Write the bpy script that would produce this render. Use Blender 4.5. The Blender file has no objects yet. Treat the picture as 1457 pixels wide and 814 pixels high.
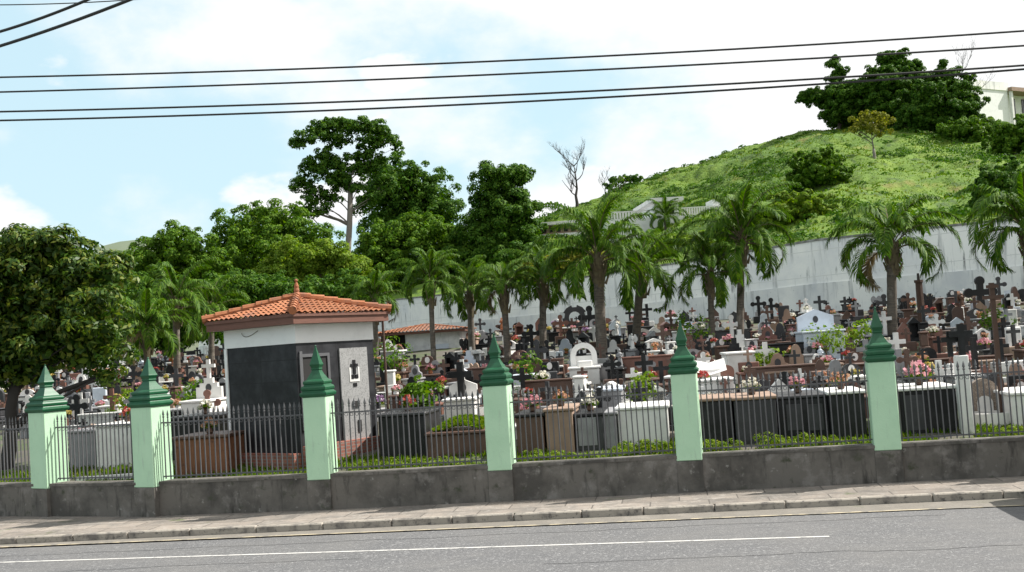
import bpy, math, random
import numpy as np
from mathutils import Vector, Matrix, noise as mnoise

rnd = random.Random(11)
rng = np.random.default_rng(5)
sc = bpy.context.scene
COL = sc.collection
R = math.radians

# ------------------------------------------------------------------ camera
FL, PITCH, ROLL, EYE = 1600.0, .054, .067, 2.58
_f = Vector((0, math.cos(PITCH), math.sin(PITCH)))
_u0 = Vector((0, -math.sin(PITCH), math.cos(PITCH)))
_r0 = Vector((1, 0, 0))
_r = math.cos(ROLL)*_r0 - math.sin(ROLL)*_u0
_u = math.sin(ROLL)*_r0 + math.cos(ROLL)*_u0
cam_d = bpy.data.cameras.new('camera')
cam = bpy.data.objects.new('camera', cam_d)
COL.objects.link(cam)
cam_d.sensor_width = 36
cam_d.lens = FL/1457*36
cam_d.clip_end = 8000
m = Matrix((_r, _u, -_f)).transposed().to_4x4()
m.translation = (0, 0, EYE)
cam.matrix_world = m
sc.camera = cam


def ray(px, py):
    return _r*((px-728.5)/FL) - _u*((py-407)/FL) + _f


def at(px, py, Y):
    d = ray(px, py)
    k = Y/d.y
    return Vector((d.x*k, Y, EYE+d.z*k))


def on_z(px, py, z):
    d = ray(px, py)
    k = (z-EYE)/d.z
    return Vector((d.x*k, d.y*k, z))


def proj(p):
    d = Vector(p)-Vector((0, 0, EYE))
    z = d.dot(_f)
    return 728.5+FL*d.dot(_r)/z, 407-FL*d.dot(_u)/z


# the fence line: s runs along it to the right, t runs away from the road
TH = -.136
DD = Vector((math.cos(TH), math.sin(TH)))
NN = Vector((-math.sin(TH), math.cos(TH)))
P4 = Vector((-.628, 19.46))
SP = 3.22


def L(s, t, z=0):
    p = P4 + DD*s + NN*t
    return Vector((p.x, p.y, z))


def st(p):
    q = Vector((p[0], p[1])) - P4
    return q.dot(DD), q.dot(NN)


def s_at(px, t, py=590):
    d = ray(px, py)
    d2 = Vector((d.x, d.y))
    k = (t + NN.dot(P4))/NN.dot(d2)
    return (d2*k-P4).dot(DD)


def clamp(x, a, b):
    return max(a, min(b, x))


def bend(s):
    return max(0, -6.2-s)*.33


def zt(x, y):
    """height of the burial ground"""
    s, t = st((x, y))
    t -= bend(s)
    q = clamp((t-1.5)/26, 0, 1)
    return .46 + 2.54*q**.92 + max(0, t-27.5)*.02


# ------------------------------------------------------------------ mesh helpers
class MB:
    def __init__(self):
        self.v = []
        self.f = []
        self.mi = []

    def add(self, vs, fs, mi=0):
        o = len(self.v)
        self.v += [tuple(v) for v in vs]
        for f in fs:
            self.f.append(tuple(i+o for i in f))
            self.mi.append(mi)
        return self

    def box(self, x0, x1, y0, y1, z0, z1, mi=0, rz=0, c=None, bev=0, M=None):
        if bev > 0:
            b = min(bev, (x1-x0)*.4, (y1-y0)*.4, (z1-z0)*.4)
            vs = []
            for (zz, e) in ((z0, b), (z0+b, 0), (z1-b, 0), (z1, b)):
                for (xx, yy) in ((x0+b, y0+e), (x1-b, y0+e), (x1-e, y0+b), (x1-e, y1-b), (x1-b, y1-e), (x0+b, y1-e), (x0+e, y1-b), (x0+e, y0+b)):
                    vs.append((xx, yy, zz))
            fs = []
            for k in range(3):
                for i in range(8):
                    j = (i+1) % 8
                    fs.append((k*8+i, k*8+j, k*8+8+j, k*8+8+i))
            fs.append(tuple(range(7, -1, -1)))
            fs.append(tuple(range(24, 32)))
        else:
            vs = [(x0, y0, z0), (x1, y0, z0), (x1, y1, z0), (x0, y1, z0), (x0, y0, z1), (x1, y0, z1), (x1, y1, z1), (x0, y1, z1)]
            fs = [(3, 2, 1, 0), (4, 5, 6, 7), (0, 1, 5, 4), (1, 2, 6, 5), (2, 3, 7, 6), (3, 0, 4, 7)]
        if rz:
            c = c or ((x0+x1)/2, (y0+y1)/2)
            ca, sa = math.cos(rz), math.sin(rz)
            vs = [(c[0]+(x-c[0])*ca-(y-c[1])*sa, c[1]+(x-c[0])*sa+(y-c[1])*ca, z) for x, y, z in vs]
        if M:
            vs = [tuple(M @ Vector(v)) for v in vs]
        return self.add(vs, fs, mi)

    def prism(self, outline, y0, y1, mi=0, bev=0):
        """outline in x,z counter-clockwise seen from -y; extruded along y"""
        n = len(outline)
        vs = [(x, y0, z) for x, z in outline] + [(x, y1, z) for x, z in outline]
        fs = [tuple(range(n)), tuple(range(2*n-1, n-1, -1))]
        for i in range(n):
            j = (i+1) % n
            fs.append((i, i+n, j+n, j))
        return self.add(vs, fs, mi)

    def ring(self, profile, n=12, c=(0, 0, 0), mi=0, rot=0, cap=True, sq=1.0):
        """profile [(radius, z)] revolved; n=4 with rot=45deg gives square stacks"""
        vs = []
        for r, z in profile:
            for k in range(n):
                a = 2*math.pi*k/n+rot
                vs.append((c[0]+r*math.cos(a), c[1]+r*math.sin(a)*sq, c[2]+z))
        fs = []
        for i in range(len(profile)-1):
            for k in range(n):
                j = (k+1) % n
                fs.append((i*n+k, i*n+j, (i+1)*n+j, (i+1)*n+k))
        if cap:
            fs.append(tuple(range(n-1, -1, -1)))
            fs.append(tuple(range((len(profile)-1)*n, len(profile)*n)))
        return self.add(vs, fs, mi)

    def tube(self, pts, radii, n=6, mi=0):
        pts = [Vector(p) for p in pts]
        if not hasattr(radii, '__len__'):
            radii = [radii]*len(pts)
        vs = []
        prev = None
        for i, p in enumerate(pts):
            a = pts[max(0, i-1)]
            b = pts[min(len(pts)-1, i+1)]
            d = (b-a)
            d = d.normalized() if d.length > 1e-9 else Vector((0, 0, 1))
            ref = prev if prev is not None else (Vector((1, 0, 0)) if abs(d.x) < .8 else Vector((0, 1, 0)))
            e = (ref-d*ref.dot(d)).normalized()
            prev = e
            g = d.cross(e)
            for k in range(n):
                q = 2*math.pi*k/n
                vs.append(p+(e*math.cos(q)+g*math.sin(q))*radii[i])
        fs = []
        for i in range(len(pts)-1):
            for k in range(n):
                j = (k+1) % n
                fs.append((i*n+k, i*n+j, (i+1)*n+j, (i+1)*n+k))
        fs.append(tuple(range(n-1, -1, -1)))
        fs.append(tuple(range((len(pts)-1)*n, len(pts)*n)))
        return self.add(vs, fs, mi)

    def ball(self, c, r, mi=0, n=8, m_=5, sz=1.0):
        prof = []
        for i in range(m_+1):
            a = -math.pi/2+math.pi*i/m_
            prof.append((max(.001, r*math.cos(a)), r*math.sin(a)*sz))
        return self.ring(prof, n, c, mi)

    def mesh(self, name, mats, smooth=False):
        me = bpy.data.meshes.new(name)
        me.from_pydata(self.v, [], self.f)
        for mm in (mats if isinstance(mats, (list, tuple)) else [mats]):
            me.materials.append(mm)
        me.polygons.foreach_set('material_index', self.mi)
        if smooth:
            me.polygons.foreach_set('use_smooth', [True]*len(self.f))
        me.update()
        return me

    def build(self, name, mats, parent=None, smooth=False):
        return link(name, self.mesh(name, mats, smooth), parent)


def link(name, me, parent=None):
    o = bpy.data.objects.new(name, me)
    COL.objects.link(o)
    if parent is not None:
        o.parent = parent
    return o


def tag(o, label, cat, group=None, kind=None):
    if label:
        o['label'] = label
    if cat:
        o['category'] = cat
    if group:
        o['group'] = group
    if kind:
        o['kind'] = kind
    return o


def thing(name, label, cat, loc=(0, 0, 0), rz=0, group=None):
    o = bpy.data.objects.new(name, None)
    o.empty_display_size = .3
    COL.objects.link(o)
    o.location = loc
    o.rotation_euler = (0, 0, rz)
    return tag(o, label, cat, group)


def quads_mesh(name, V, mats, mi=None, smooth=False):
    """V (N,4,3) -> mesh of loose quads"""
    n = len(V)
    me = bpy.data.meshes.new(name)
    me.vertices.add(n*4)
    me.vertices.foreach_set('co', np.ascontiguousarray(V, dtype=np.float32).ravel())
    me.loops.add(n*4)
    me.loops.foreach_set('vertex_index', np.arange(n*4, dtype=np.int32))
    me.polygons.add(n)
    me.polygons.foreach_set('loop_start', np.arange(0, n*4, 4, dtype=np.int32))
    me.polygons.foreach_set('loop_total', np.full(n, 4, dtype=np.int32))
    for mm in (mats if isinstance(mats, (list, tuple)) else [mats]):
        me.materials.append(mm)
    if mi is not None:
        me.polygons.foreach_set('material_index', np.ascontiguousarray(mi, dtype=np.int32))
    me.update(calc_edges=True)
    return me


# ------------------------------------------------------------------ materials
def mat(name, col, rough=.7, var=None, bump=None, spec=.5, metal=0, fn=None, coat=0):
    """var: list of (scale, colour, lo, hi, stretch) noise layers mixed over the base colour"""
    M = bpy.data.materials.new(name)
    M.use_nodes = True
    nt = M.node_tree
    b = nt.nodes['Principled BSDF']
    b.inputs['Roughness'].default_value = rough
    b.inputs['Specular IOR Level'].default_value = spec
    b.inputs['Metallic'].default_value = metal
    b.inputs['Coat Weight'].default_value = coat
    tc = nt.nodes.new('ShaderNodeTexCoord')
    oi = nt.nodes.new('ShaderNodeObjectInfo')
    add = nt.nodes.new('ShaderNodeVectorMath')
    sca = nt.nodes.new('ShaderNodeVectorMath')
    sca.operation = 'SCALE'
    sca.inputs[0].default_value = (37, 53, 71)
    nt.links.new(oi.outputs['Random'], sca.inputs['Scale'])
    nt.links.new(tc.outputs['Object'], add.inputs[0])
    nt.links.new(sca.outputs[0], add.inputs[1])
    vec = add.outputs[0]
    cur = None

    def rgb(c):
        n = nt.nodes.new('ShaderNodeRGB')
        n.outputs[0].default_value = (*c, 1)
        return n.outputs[0]
    cur = rgb(col)
    for layer in (var or []):
        s, c2, lo, hi = layer[:4]
        v = vec
        if len(layer) > 4:
            mp = nt.nodes.new('ShaderNodeMapping')
            mp.inputs['Scale'].default_value = layer[4]
            nt.links.new(vec, mp.inputs[0])
            v = mp.outputs[0]
        n = nt.nodes.new('ShaderNodeTexNoise')
        n.inputs['Scale'].default_value = s
        n.inputs['Detail'].default_value = 6
        n.inputs['Roughness'].default_value = .62
        nt.links.new(v, n.inputs['Vector'])
        mr = nt.nodes.new('ShaderNodeMapRange')
        mr.inputs['From Min'].default_value = lo
        mr.inputs['From Max'].default_value = hi
        nt.links.new(n.outputs['Fac'], mr.inputs['Value'])
        mx = nt.nodes.new('ShaderNodeMix')
        mx.data_type = 'RGBA'
        nt.links.new(mr.outputs[0], mx.inputs['Factor'])
        nt.links.new(cur, mx.inputs['A'])
        mx.inputs['B'].default_value = (*c2, 1)
        cur = mx.outputs['Result']
    if fn:
        cur = fn(nt, cur, tc, vec) or cur
    nt.links.new(cur, b.inputs['Base Color'])
    if bump:
        n = nt.nodes.new('ShaderNodeTexNoise')
        n.inputs['Scale'].default_value = bump[0]
        n.inputs['Detail'].default_value = 5
        nt.links.new(vec, n.inputs['Vector'])
        bp = nt.nodes.new('ShaderNodeBump')
        bp.inputs['Strength'].default_value = bump[1]
        bp.inputs['Distance'].default_value = bump[2] if len(bump) > 2 else .01
        nt.links.new(n.outputs['Fac'], bp.inputs['Height'])
        nt.links.new(bp.outputs[0], b.inputs['Normal'])
    return M


def leaf_mat(name, cols, trans=.3, rough=.5, spec=.35):
    """colour picked per leaf (random per island) from the list"""
    M = bpy.data.materials.new(name)
    M.use_nodes = True
    nt = M.node_tree
    b = nt.nodes['Principled BSDF']
    out = nt.nodes['Material Output']
    b.inputs['Roughness'].default_value = rough
    b.inputs['Specular IOR Level'].default_value = spec
    g = nt.nodes.new('ShaderNodeNewGeometry')
    r = nt.nodes.new('ShaderNodeValToRGB')
    e = r.color_ramp.elements
    while len(e) < len(cols):
        e.new(.5)
    for i, c in enumerate(cols):
        e[i].position = i/(len(cols)-1)
        e[i].color = (*c, 1)
    nt.links.new(g.outputs['Random Per Island'], r.inputs[0])
    nt.links.new(r.outputs[0], b.inputs['Base Color'])
    t = nt.nodes.new('ShaderNodeBsdfTranslucent')
    hs = nt.nodes.new('ShaderNodeHueSaturation')
    hs.inputs['Value'].default_value = 1.5
    hs.inputs['Saturation'].default_value = 1.1
    nt.links.new(r.outputs[0], hs.inputs['Color'])
    nt.links.new(hs.outputs[0], t.inputs['Color'])
    mx = nt.nodes.new('ShaderNodeMixShader')
    mx.inputs[0].default_value = trans
    nt.links.new(b.outputs[0], mx.inputs[1])
    nt.links.new(t.outputs[0], mx.inputs[2])
    nt.links.new(mx.outputs[0], out.inputs['Surface'])
    return M


def brick_fn(scale_xy, mortar_col, mortar=.012, bw=.6, bh=.3, tint=.15, rotx=False, offset=.5):
    """joint lines and a small tone change per slab"""
    def fn(nt, cur, tc, vec):
        br = nt.nodes.new('ShaderNodeTexBrick')
        br.offset = offset
        br.inputs['Scale'].default_value = 1
        br.inputs['Mortar Size'].default_value = mortar
        br.inputs['Brick Width'].default_value = bw
        br.inputs['Row Height'].default_value = bh
        br.inputs['Color1'].default_value = (1-tint, 1-tint, 1-tint, 1)
        br.inputs['Color2'].default_value = (1+tint, 1+tint, 1+tint, 1)
        br.inputs['Mortar'].default_value = (1, 1, 1, 1)
        src = tc.outputs['Object']
        if rotx:
            sx = nt.nodes.new('ShaderNodeSeparateXYZ')
            nt.links.new(src, sx.inputs[0])
            cb = nt.nodes.new('ShaderNodeCombineXYZ')
            ad = nt.nodes.new('ShaderNodeMath')
            nt.links.new(sx.outputs[0], ad.inputs[0])
            nt.links.new(sx.outputs[1], ad.inputs[1])
            nt.links.new(ad.outputs[0], cb.inputs[0])
            nt.links.new(sx.outputs[2], cb.inputs[1])
            src = cb.outputs[0]
        nt.links.new(src, br.inputs['Vector'])
        mu = nt.nodes.new('ShaderNodeMix')
        mu.data_type = 'RGBA'
        mu.blend_type = 'MULTIPLY'
        mu.clamp_result = False
        mu.inputs['Factor'].default_value = 1
        nt.links.new(cur, mu.inputs['A'])
        nt.links.new(br.outputs['Color'], mu.inputs['B'])
        mx = nt.nodes.new('ShaderNodeMix')
        mx.data_type = 'RGBA'
        nt.links.new(br.outputs['Fac'], mx.inputs['Factor'])
        nt.links.new(mu.outputs['Result'], mx.inputs['A'])
        mx.inputs['B'].default_value = (*mortar_col, 1)
        return mx.outputs['Result']
    return fn


MT = {}
MT['asphalt'] = mat('asphalt', (.108, .108, .112), .85,
                    [(26, (.27, .27, .27), .54, .66), (34, (.045, .045, .048), .56, .68), (.35, (.14, .137, .135), .42, .68), (1.2, (.095, .096, .10), .5, .8, (1, 5, 1)), (70, (.30, .30, .295), .60, .70)], (60, .8, .012), .3)
MT['gutter'] = mat('gutter_concrete', (.155, .14, .12), .9, [(3, (.21, .19, .165), .45, .7), (25, (.08, .075, .07), .55, .72), (1.5, (.10, .10, .07), .58, .72)], (40, .5))
MT['paint'] = mat('road_paint', (.50, .49, .47), .7, [(10, (.2, .2, .2), .52, .68), (60, (.3, .3, .3), .6, .75)])
MT['paint_worn'] = mat('worn_yellow_paint', (.42, .36, .25), .8, [(5, (.16, .15, .13), .44, .60)])
MT['sidewalk'] = mat('sidewalk_slabs', (.225, .193, .165), .92,
                     [(2.0, (.15, .135, .12), .42, .62), (9, (.27, .245, .22), .52, .70), (1.3, (.085, .10, .045), .62, .70), (30, (.10, .09, .08), .57, .72)], (40, .5),
                     fn=brick_fn(1, (.085, .075, .065), .011, .92, .47, .18))
MT['kerb'] = mat('kerb_stone', (.31, .28, .24), .9, [(4, (.16, .145, .13), .46, .62), (16, (.08, .075, .07), .57, .70), (1.5, (.16, .2, .08), .66, .75)], (25, .6),
                 )
MT['base_wall'] = mat('weathered_dark_concrete', (.135, .124, .11), .95,
                      [(1.1, (.07, .065, .058), .44, .60), (2.6, (.21, .195, .18), .54, .70), (1.6, (.045, .042, .037), .55, .70, (4, 4, .8)), (7, (.26, .25, .23), .64, .74), (4, (.05, .055, .035), .60, .72)], (18, .6))
MT['plinth'] = mat('pillar_plinth_concrete', (.145, .134, .12), .92, [(2.5, (.06, .058, .055), .42, .66), (9, (.17, .165, .155), .62, .76)], (18, .6))
MT['mint'] = mat('mint_paint', (.43, .63, .44), .65, [(2, (.38, .575, .395), .4, .7), (14, (.32, .48, .34), .64, .8), (4, (.34, .47, .35), .58, .76, (4, 4, .5)), (28, (.36, .40, .34), .69, .75)], (40, .25), .3)
MT['green'] = mat('dark_green_gloss', (.003, .070, .026), .48, [(6, (.005, .092, .036), .45, .7), (20, (.003, .045, .016), .58, .75)], (30, .12), .5)
MT['iron'] = mat('iron', (.09, .09, .095), .55, [(12, (.075, .06, .05), .6, .75)], spec=.5)
MT['black_g'] = mat('black_granite', (.009, .009, .010), .4, [(3, (.025, .025, .028), .45, .7), (120, (.04, .04, .04), .66, .75)], spec=.3)
MT['tile_g'] = mat('dark_slate_tiles', (.010, .0105, .013), .55, [(2.5, (.034, .035, .04), .42, .7), (90, (.04, .04, .04), .66, .76)], spec=.3,
                   fn=brick_fn(1, (.008, .008, .009), .006, 1.05, .42, .10, True, 0))
MT['brown_g'] = mat('brown_granite', (.105, .058, .042), .45, [(4, (.075, .04, .03), .4, .7), (90, (.2, .13, .1), .62, .75)], spec=.45)
MT['red_g'] = mat('reddish_granite', (.19, .085, .062), .5, [(4, (.13, .06, .045), .4, .7), (90, (.3, .2, .16), .6, .75)])
MT['tan'] = mat('tan_stone', (.30, .205, .15), .7, [(3, (.22, .15, .11), .4, .7), (60, (.16, .11, .09), .6, .75)])
MT['grey_g'] = mat('grey_granite', (.26, .26, .27), .55, [(3, (.19, .19, .195), .42, .7), (100, (.1, .1, .1), .6, .72)])
MT['white'] = mat('white_marble', (.70, .69, .67), .5, [(2.2, (.55, .54, .52), .48, .72), (5, (.32, .31, .29), .64, .78, (4, 4, .7))], (20, .2))
MT['pale'] = mat('pale_blue_paint', (.52, .57, .64), .6, [(3, (.42, .46, .52), .45, .7), (7, (.26, .27, .28), .64, .8)])
MT['dark_g'] = mat('charcoal_granite', (.028, .028, .031), .45, [(3, (.045, .045, .05), .45, .7), (100, (.08, .08, .08), .64, .75)])
MT['terra'] = mat('terracotta', (.31, .11, .045), .85, [(4, (.38, .155, .07), .45, .7), (14, (.10, .045, .03), .56, .70), (2, (.17, .075, .05), .52, .7)], (40, .4))
MT['fascia'] = mat('brown_painted_wood', (.15, .065, .045), .65, [(5, (.11, .045, .03), .4, .7, (1, 1, 6))], (30, .3))
MT['stucco'] = mat('white_stucco', (.76, .76, .76), .8, [(2, (.66, .66, .66), .5, .75), (6, (.45, .44, .42), .68, .8)], (60, .2))
MT['chapel'] = mat('chapel_grey_render', (.60, .60, .60), .85, [(1.5, (.36, .37, .38), .45, .65), (4, (.2, .2, .2), .62, .75, (3, 3, .5))])
MT['clay'] = mat('orange_brown_render', (.21, .088, .042), .8, [(2, (.15, .06, .03), .42, .66), (9, (.09, .04, .025), .58, .74)])
MT['speckle'] = mat('speckled_grey_granite', (.29, .29, .29), .45, [(35, (.17, .17, .17), .5, .62), (80, (.42, .42, .42), .6, .7), (2, (.22, .22, .22), .5, .7)])
MT['chrome'] = mat('steel_frame', (.20, .20, .21), .4, metal=.8)
MT['void'] = mat('dark_interior', (.012, .011, .011), .8)
MT['brick'] = mat('red_brick', (.27, .095, .065), .85, [(5, (.2, .07, .05), .4, .7)], (40, .4), fn=brick_fn(1, (.2, .17, .15), .008, .2, .065, .2, True))
MT['far_wall'] = mat('whitewashed_wall', (.87, .85, .81), .9,
                     [(.35, (.68, .68, .69), .42, .66), (.9, (.36, .36, .355), .57, .74, (3.5, 3.5, .3)), (.7, (.22, .22, .21), .64, .76), (6, (.42, .42, .42), .66, .76), (1.6, (.20, .20, .195), .62, .72, (3, 3, .35))], (12, .3),
                     fn=brick_fn(1, (.66, .65, .62), .016, 9.3, 1.25, .015, True))
MT['far_wall_low'] = mat('grimy_whitewash', (.79, .77, .73), .9,
                         [(.35, (.56, .565, .575), .42, .66), (.9, (.33, .33, .33), .54, .70, (3.5, 3.5, .3)), (1.1, (.10, .10, .10), .66, .74), (6, (.33, .33, .33), .64, .76)], (12, .3))
MT['coping'] = mat('mossy_coping', (.17, .165, .15), .9, [(3, (.30, .30, .29), .45, .65)])
MT['ground'] = mat('cemetery_ground', (.085, .075, .06), .95, [(.8, (.05, .075, .02), .45, .6), (3, (.17, .16, .15), .6, .7), (20, (.05, .045, .04), .55, .7)], (15, .6))
MT['land'] = mat('outer_land', (.06, .085, .03), .95, [(.05, (.10, .09, .06), .5, .7)])
MT['hill'] = mat('hill_grass', (.078, .145, .005), .95,
                 [(.10, (.045, .105, .005), .46, .60), (.4, (.115, .18, .009), .50, .66), (.9, (.032, .07, .006), .54, .64), (.2, (.14, .115, .03), .61, .71), (6, (.13, .18, .014), .55, .75)], (5, .9, .12))
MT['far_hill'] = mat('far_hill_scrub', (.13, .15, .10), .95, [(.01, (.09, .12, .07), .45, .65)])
MT['bark'] = mat('grey_brown_bark', (.13, .10, .078), .9, [(5, (.07, .055, .045), .45, .7, (1, 1, .3))], (14, .7))
MT['bark_pale'] = mat('pale_grey_bark', (.19, .17, .145), .9, [(4, (.15, .135, .12), .45, .7, (1, 1, .3))], (14, .5))
MT['bark_dark'] = mat('dead_black_bark', (.035, .03, .028), .9)
MT['palm_bark'] = mat('ringed_palm_bark', (.12, .10, .08), .9, [(9, (.07, .06, .05), .45, .62, (.5, .5, 3)), (3, (.24, .21, .18), .55, .75)], (14, .7))
MT['palm_boot'] = mat('old_frond_bases', (.15, .125, .07), .9, [(7, (.09, .065, .045), .42, .66)], (14, .6))
MT['palm_leaf'] = leaf_mat('palm_leaf', [(.023, .068, .004), (.045, .108, .007), (.075, .152, .011), (.125, .20, .02)], .28, .55, .12)
MT['palm_dry'] = leaf_mat('dry_palm_leaf', [(.16, .12, .06), (.22, .17, .08), (.12, .10, .04)], .2)
MT['leaf_olive'] = leaf_mat('glossy_olive_leaf', [(.016, .042, .006), (.028, .068, .009), (.05, .10, .012), (.09, .145, .016), (.16, .18, .024)], .30, .45, .22)
MT['leaf_dark'] = leaf_mat('dark_forest_leaf', [(.022, .066, .006), (.036, .098, .008), (.062, .135, .012), (.10, .18, .018)], .25, .6, .12)
MT['leaf_mid'] = leaf_mat('mid_green_leaf', [(.036, .095, .006), (.06, .135, .009), (.092, .178, .013), (.14, .225, .02)], .28, .6, .12)
MT['leaf_bright'] = leaf_mat('bright_green_leaf', [(.07, .14, .010), (.105, .185, .013), (.145, .225, .02), (.20, .265, .03)], .34, .6, .12)
MT['leaf_yellow'] = leaf_mat('yellowish_leaf', [(.12, .14, .015), (.18, .19, .022), (.24, .23, .035), (.09, .13, .014)], .34, .6, .12)
MT['hedge'] = leaf_mat('hedge_leaf', [(.04, .10, .008), (.09, .165, .012), (.16, .23, .018), (.22, .24, .025)], .32, .6, .12)
MT['grass'] = leaf_mat('grass_blade', [(.050, .12, .005), (.08, .158, .006), (.12, .195, .009), (.16, .175, .02)], .30, .8, .06)
MT['cable'] = mat('black_cable_sheath', (.012, .012, .013), .5)
MT['gravel'] = mat('pebble_stone', (.22, .17, .135), .9, [(60, (.4, .35, .3), .5, .65), (50, (.08, .065, .05), .6, .7)], (60, 1))
MT['rust'] = mat('rusty_timber', (.075, .042, .03), .85, [(5, (.06, .035, .025), .4, .7)], (20, .5))
MT['car_paint'] = mat('black_car_paint', (.014, .014, .016), .25, coat=.8)
MT['glass'] = mat('dark_glass', (.02, .022, .024), .08, spec=.8)
MT['tyre'] = mat('tyre_rubber', (.02, .02, .02), .85)
MT['alloy'] = mat('wheel_alloy', (.5, .5, .5), .35, metal=.8)
MT['lamp_red'] = mat('tail_lamp_plastic', (.35, .02, .02), .2)
MT['plate'] = mat('plate_grey', (.5, .5, .5), .5)
MT['bronze'] = mat('bronze', (.10, .055, .035), .5, metal=.4)
FLW = {
    'pink': ((.45, .17, .22), (.65, .40, .40)), 'red': ((.32, .04, .04), (.4, .12, .09)), 'white': ((.70, .68, .62), (.55, .52, .42)),
    'yellow': ((.45, .33, .07), (.42, .38, .13)), 'orange': ((.42, .19, .10), (.5, .32, .22)), 'purple': ((.22, .11, .26), (.42, .28, .40))}
for k_, (a_, b_) in FLW.items():
    MT['fl_'+k_] = leaf_mat('petals_'+k_, [a_, b_, a_], .25)

# ------------------------------------------------------------------ light and sky
SUN_EL, SUN_AZ = R(48), Vector((.975, .20)).normalized()
sd = bpy.data.lights.new('sun', 'SUN')
sd.energy = 5.0
sd.angle = R(.5)
sd.color = (1, .955, .88)
so = bpy.data.objects.new('sun', sd)
COL.objects.link(so)
dirv = Vector((SUN_AZ.x*math.cos(SUN_EL), SUN_AZ.y*math.cos(SUN_EL), math.sin(SUN_EL)))
so.rotation_euler = dirv.to_track_quat('Z', 'Y').to_euler()
w = bpy.data.worlds.new('World')
sc.world = w
w.use_nodes = True
nt = w.node_tree
bg = nt.nodes['Background']
sky = nt.nodes.new('ShaderNodeTexSky')
sky.sky_type = 'NISHITA'
sky.sun_disc = False
sky.sun_elevation = SUN_EL
sky.sun_rotation = math.atan2(SUN_AZ.x, SUN_AZ.y)
sky.air_density = 1.0
sky.dust_density = 1.2
tc = nt.nodes.new('ShaderNodeTexCoord')
sx = nt.nodes.new('ShaderNodeSeparateXYZ')
nt.links.new(tc.outputs['Generated'], sx.inputs[0])


def wmath(op, a, b=None, c=None):
    n = nt.nodes.new('ShaderNodeMath')
    n.operation = op
    for i, v in enumerate((a, b, c)):
        if v is None:
            continue
        if isinstance(v, (int, float)):
            n.inputs[i].default_value = v
        else:
            nt.links.new(v, n.inputs[i])
    return n.outputs[0]


def wnoise(scale, stretch, off, rough=.55):
    mp = nt.nodes.new('ShaderNodeMapping')
    mp.inputs['Scale'].default_value = stretch
    mp.inputs['Location'].default_value = off
    nt.links.new(tc.outputs['Generated'], mp.inputs[0])
    n = nt.nodes.new('ShaderNodeTexNoise')
    n.inputs['Scale'].default_value = scale
    n.inputs['Detail'].default_value = 8
    n.inputs['Roughness'].default_value = rough
    nt.links.new(mp.outputs[0], n.inputs['Vector'])
    return n.outputs['Fac']


n1 = wnoise(5.0, (1, 1, 1.7), (3.1, .4, 1.3))
# thin bright veil, denser to the right and overhead
bias = wmath('MULTIPLY_ADD', sx.outputs[0], .34, wmath('MULTIPLY_ADD', sx.outputs[2], .42, -.06))
veil = wmath('ADD', n1, bias)
mr = nt.nodes.new('ShaderNodeMapRange')
mr.interpolation_type = 'SMOOTHSTEP'
mr.inputs['From Min'].default_value = .37
mr.inputs['From Max'].default_value = .62
mr.inputs['To Min'].default_value = .06
nt.links.new(veil, mr.inputs['Value'])
# low heaped clouds near the horizon
n2 = wnoise(6.5, (1, 1, 2.0), (.35, 2.2, .75), .5)
low = wmath('ADD', n2, wmath('MULTIPLY', sx.outputs[2], -.9))
mr2 = nt.nodes.new('ShaderNodeMapRange')
mr2.interpolation_type = 'SMOOTHSTEP'
mr2.inputs['From Min'].default_value = .40
mr2.inputs['From Max'].default_value = .49
nt.links.new(low, mr2.inputs['Value'])
cm = wmath('MAXIMUM', mr.outputs[0], mr2.outputs[0])
mixc = nt.nodes.new('ShaderNodeMix')
mixc.data_type = 'RGBA'
mixc.clamp_result = False
nt.links.new(cm, mixc.inputs['Factor'])
hz_ = nt.nodes.new('ShaderNodeMix')
hz_.data_type = 'RGBA'
hz_.clamp_result = False
hz_.inputs['Factor'].default_value = .80
nt.links.new(sky.outputs[0], hz_.inputs['A'])
hz_.inputs['B'].default_value = (3.5, 4.9, 5.35, 1)      # humid tropical air
nt.links.new(hz_.outputs['Result'], mixc.inputs['A'])
mixc.inputs['B'].default_value = (5.6, 5.65, 5.65, 1)
nt.links.new(mixc.outputs['Result'], bg.inputs['Color'])
bg.inputs['Strength'].default_value = .112

vs_ = sc.view_settings
vs_.view_transform = 'Standard'
vs_.look = 'None'
vs_.exposure = .76
vs_.gamma = 1

# ------------------------------------------------------------------ setting: land, road, sidewalk
def sheet(name, pts, z, m_, label=None, sub=1):
    mb = MB()
    mb.add([(x, y, z) for x, y in pts], [tuple(range(len(pts)))])
    o = mb.build(name, m_)
    o['kind'] = 'structure'
    return o


sheet('ground', [(-4000, -4000), (4000, -4000), (4000, 4000), (-4000, 4000)], -.40, MT['land'])


def local_obj(mb, name, m_, kind='structure'):
    o = mb.build(name, m_)
    o.location = (P4.x, P4.y, 0)
    o.rotation_euler = (0, 0, TH)
    if kind:
        o['kind'] = kind
    return o


SW_Z, RD_Z, KT = -.04, -.15, -1.43
local_obj(MB().box(-80, 80, -12.5, KT-.001, -.39, RD_Z), 'road', MT['asphalt'])
local_obj(MB().box(-80, 80, KT, 3.2, -.39, SW_Z-.004), 'sidewalk', MT['sidewalk'])
kb = MB()
x = -40.0
while x < 40:
    l_ = rnd.uniform(.95, 1.15)
    dz = rnd.uniform(-.008, .008)
    dy = rnd.uniform(-.008, .008)
    kb.box(x+.006, x+l_-.006, KT-.12+dy, KT+.004, -.38, SW_Z+.004+dz, bev=.018)
    x += l_
local_obj(kb, 'kerb', MT['kerb'])
local_obj(MB().box(-80, 80, -14.5, -12.5, -.39, SW_Z), 'far_pavement', MT['sidewalk'])


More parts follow.
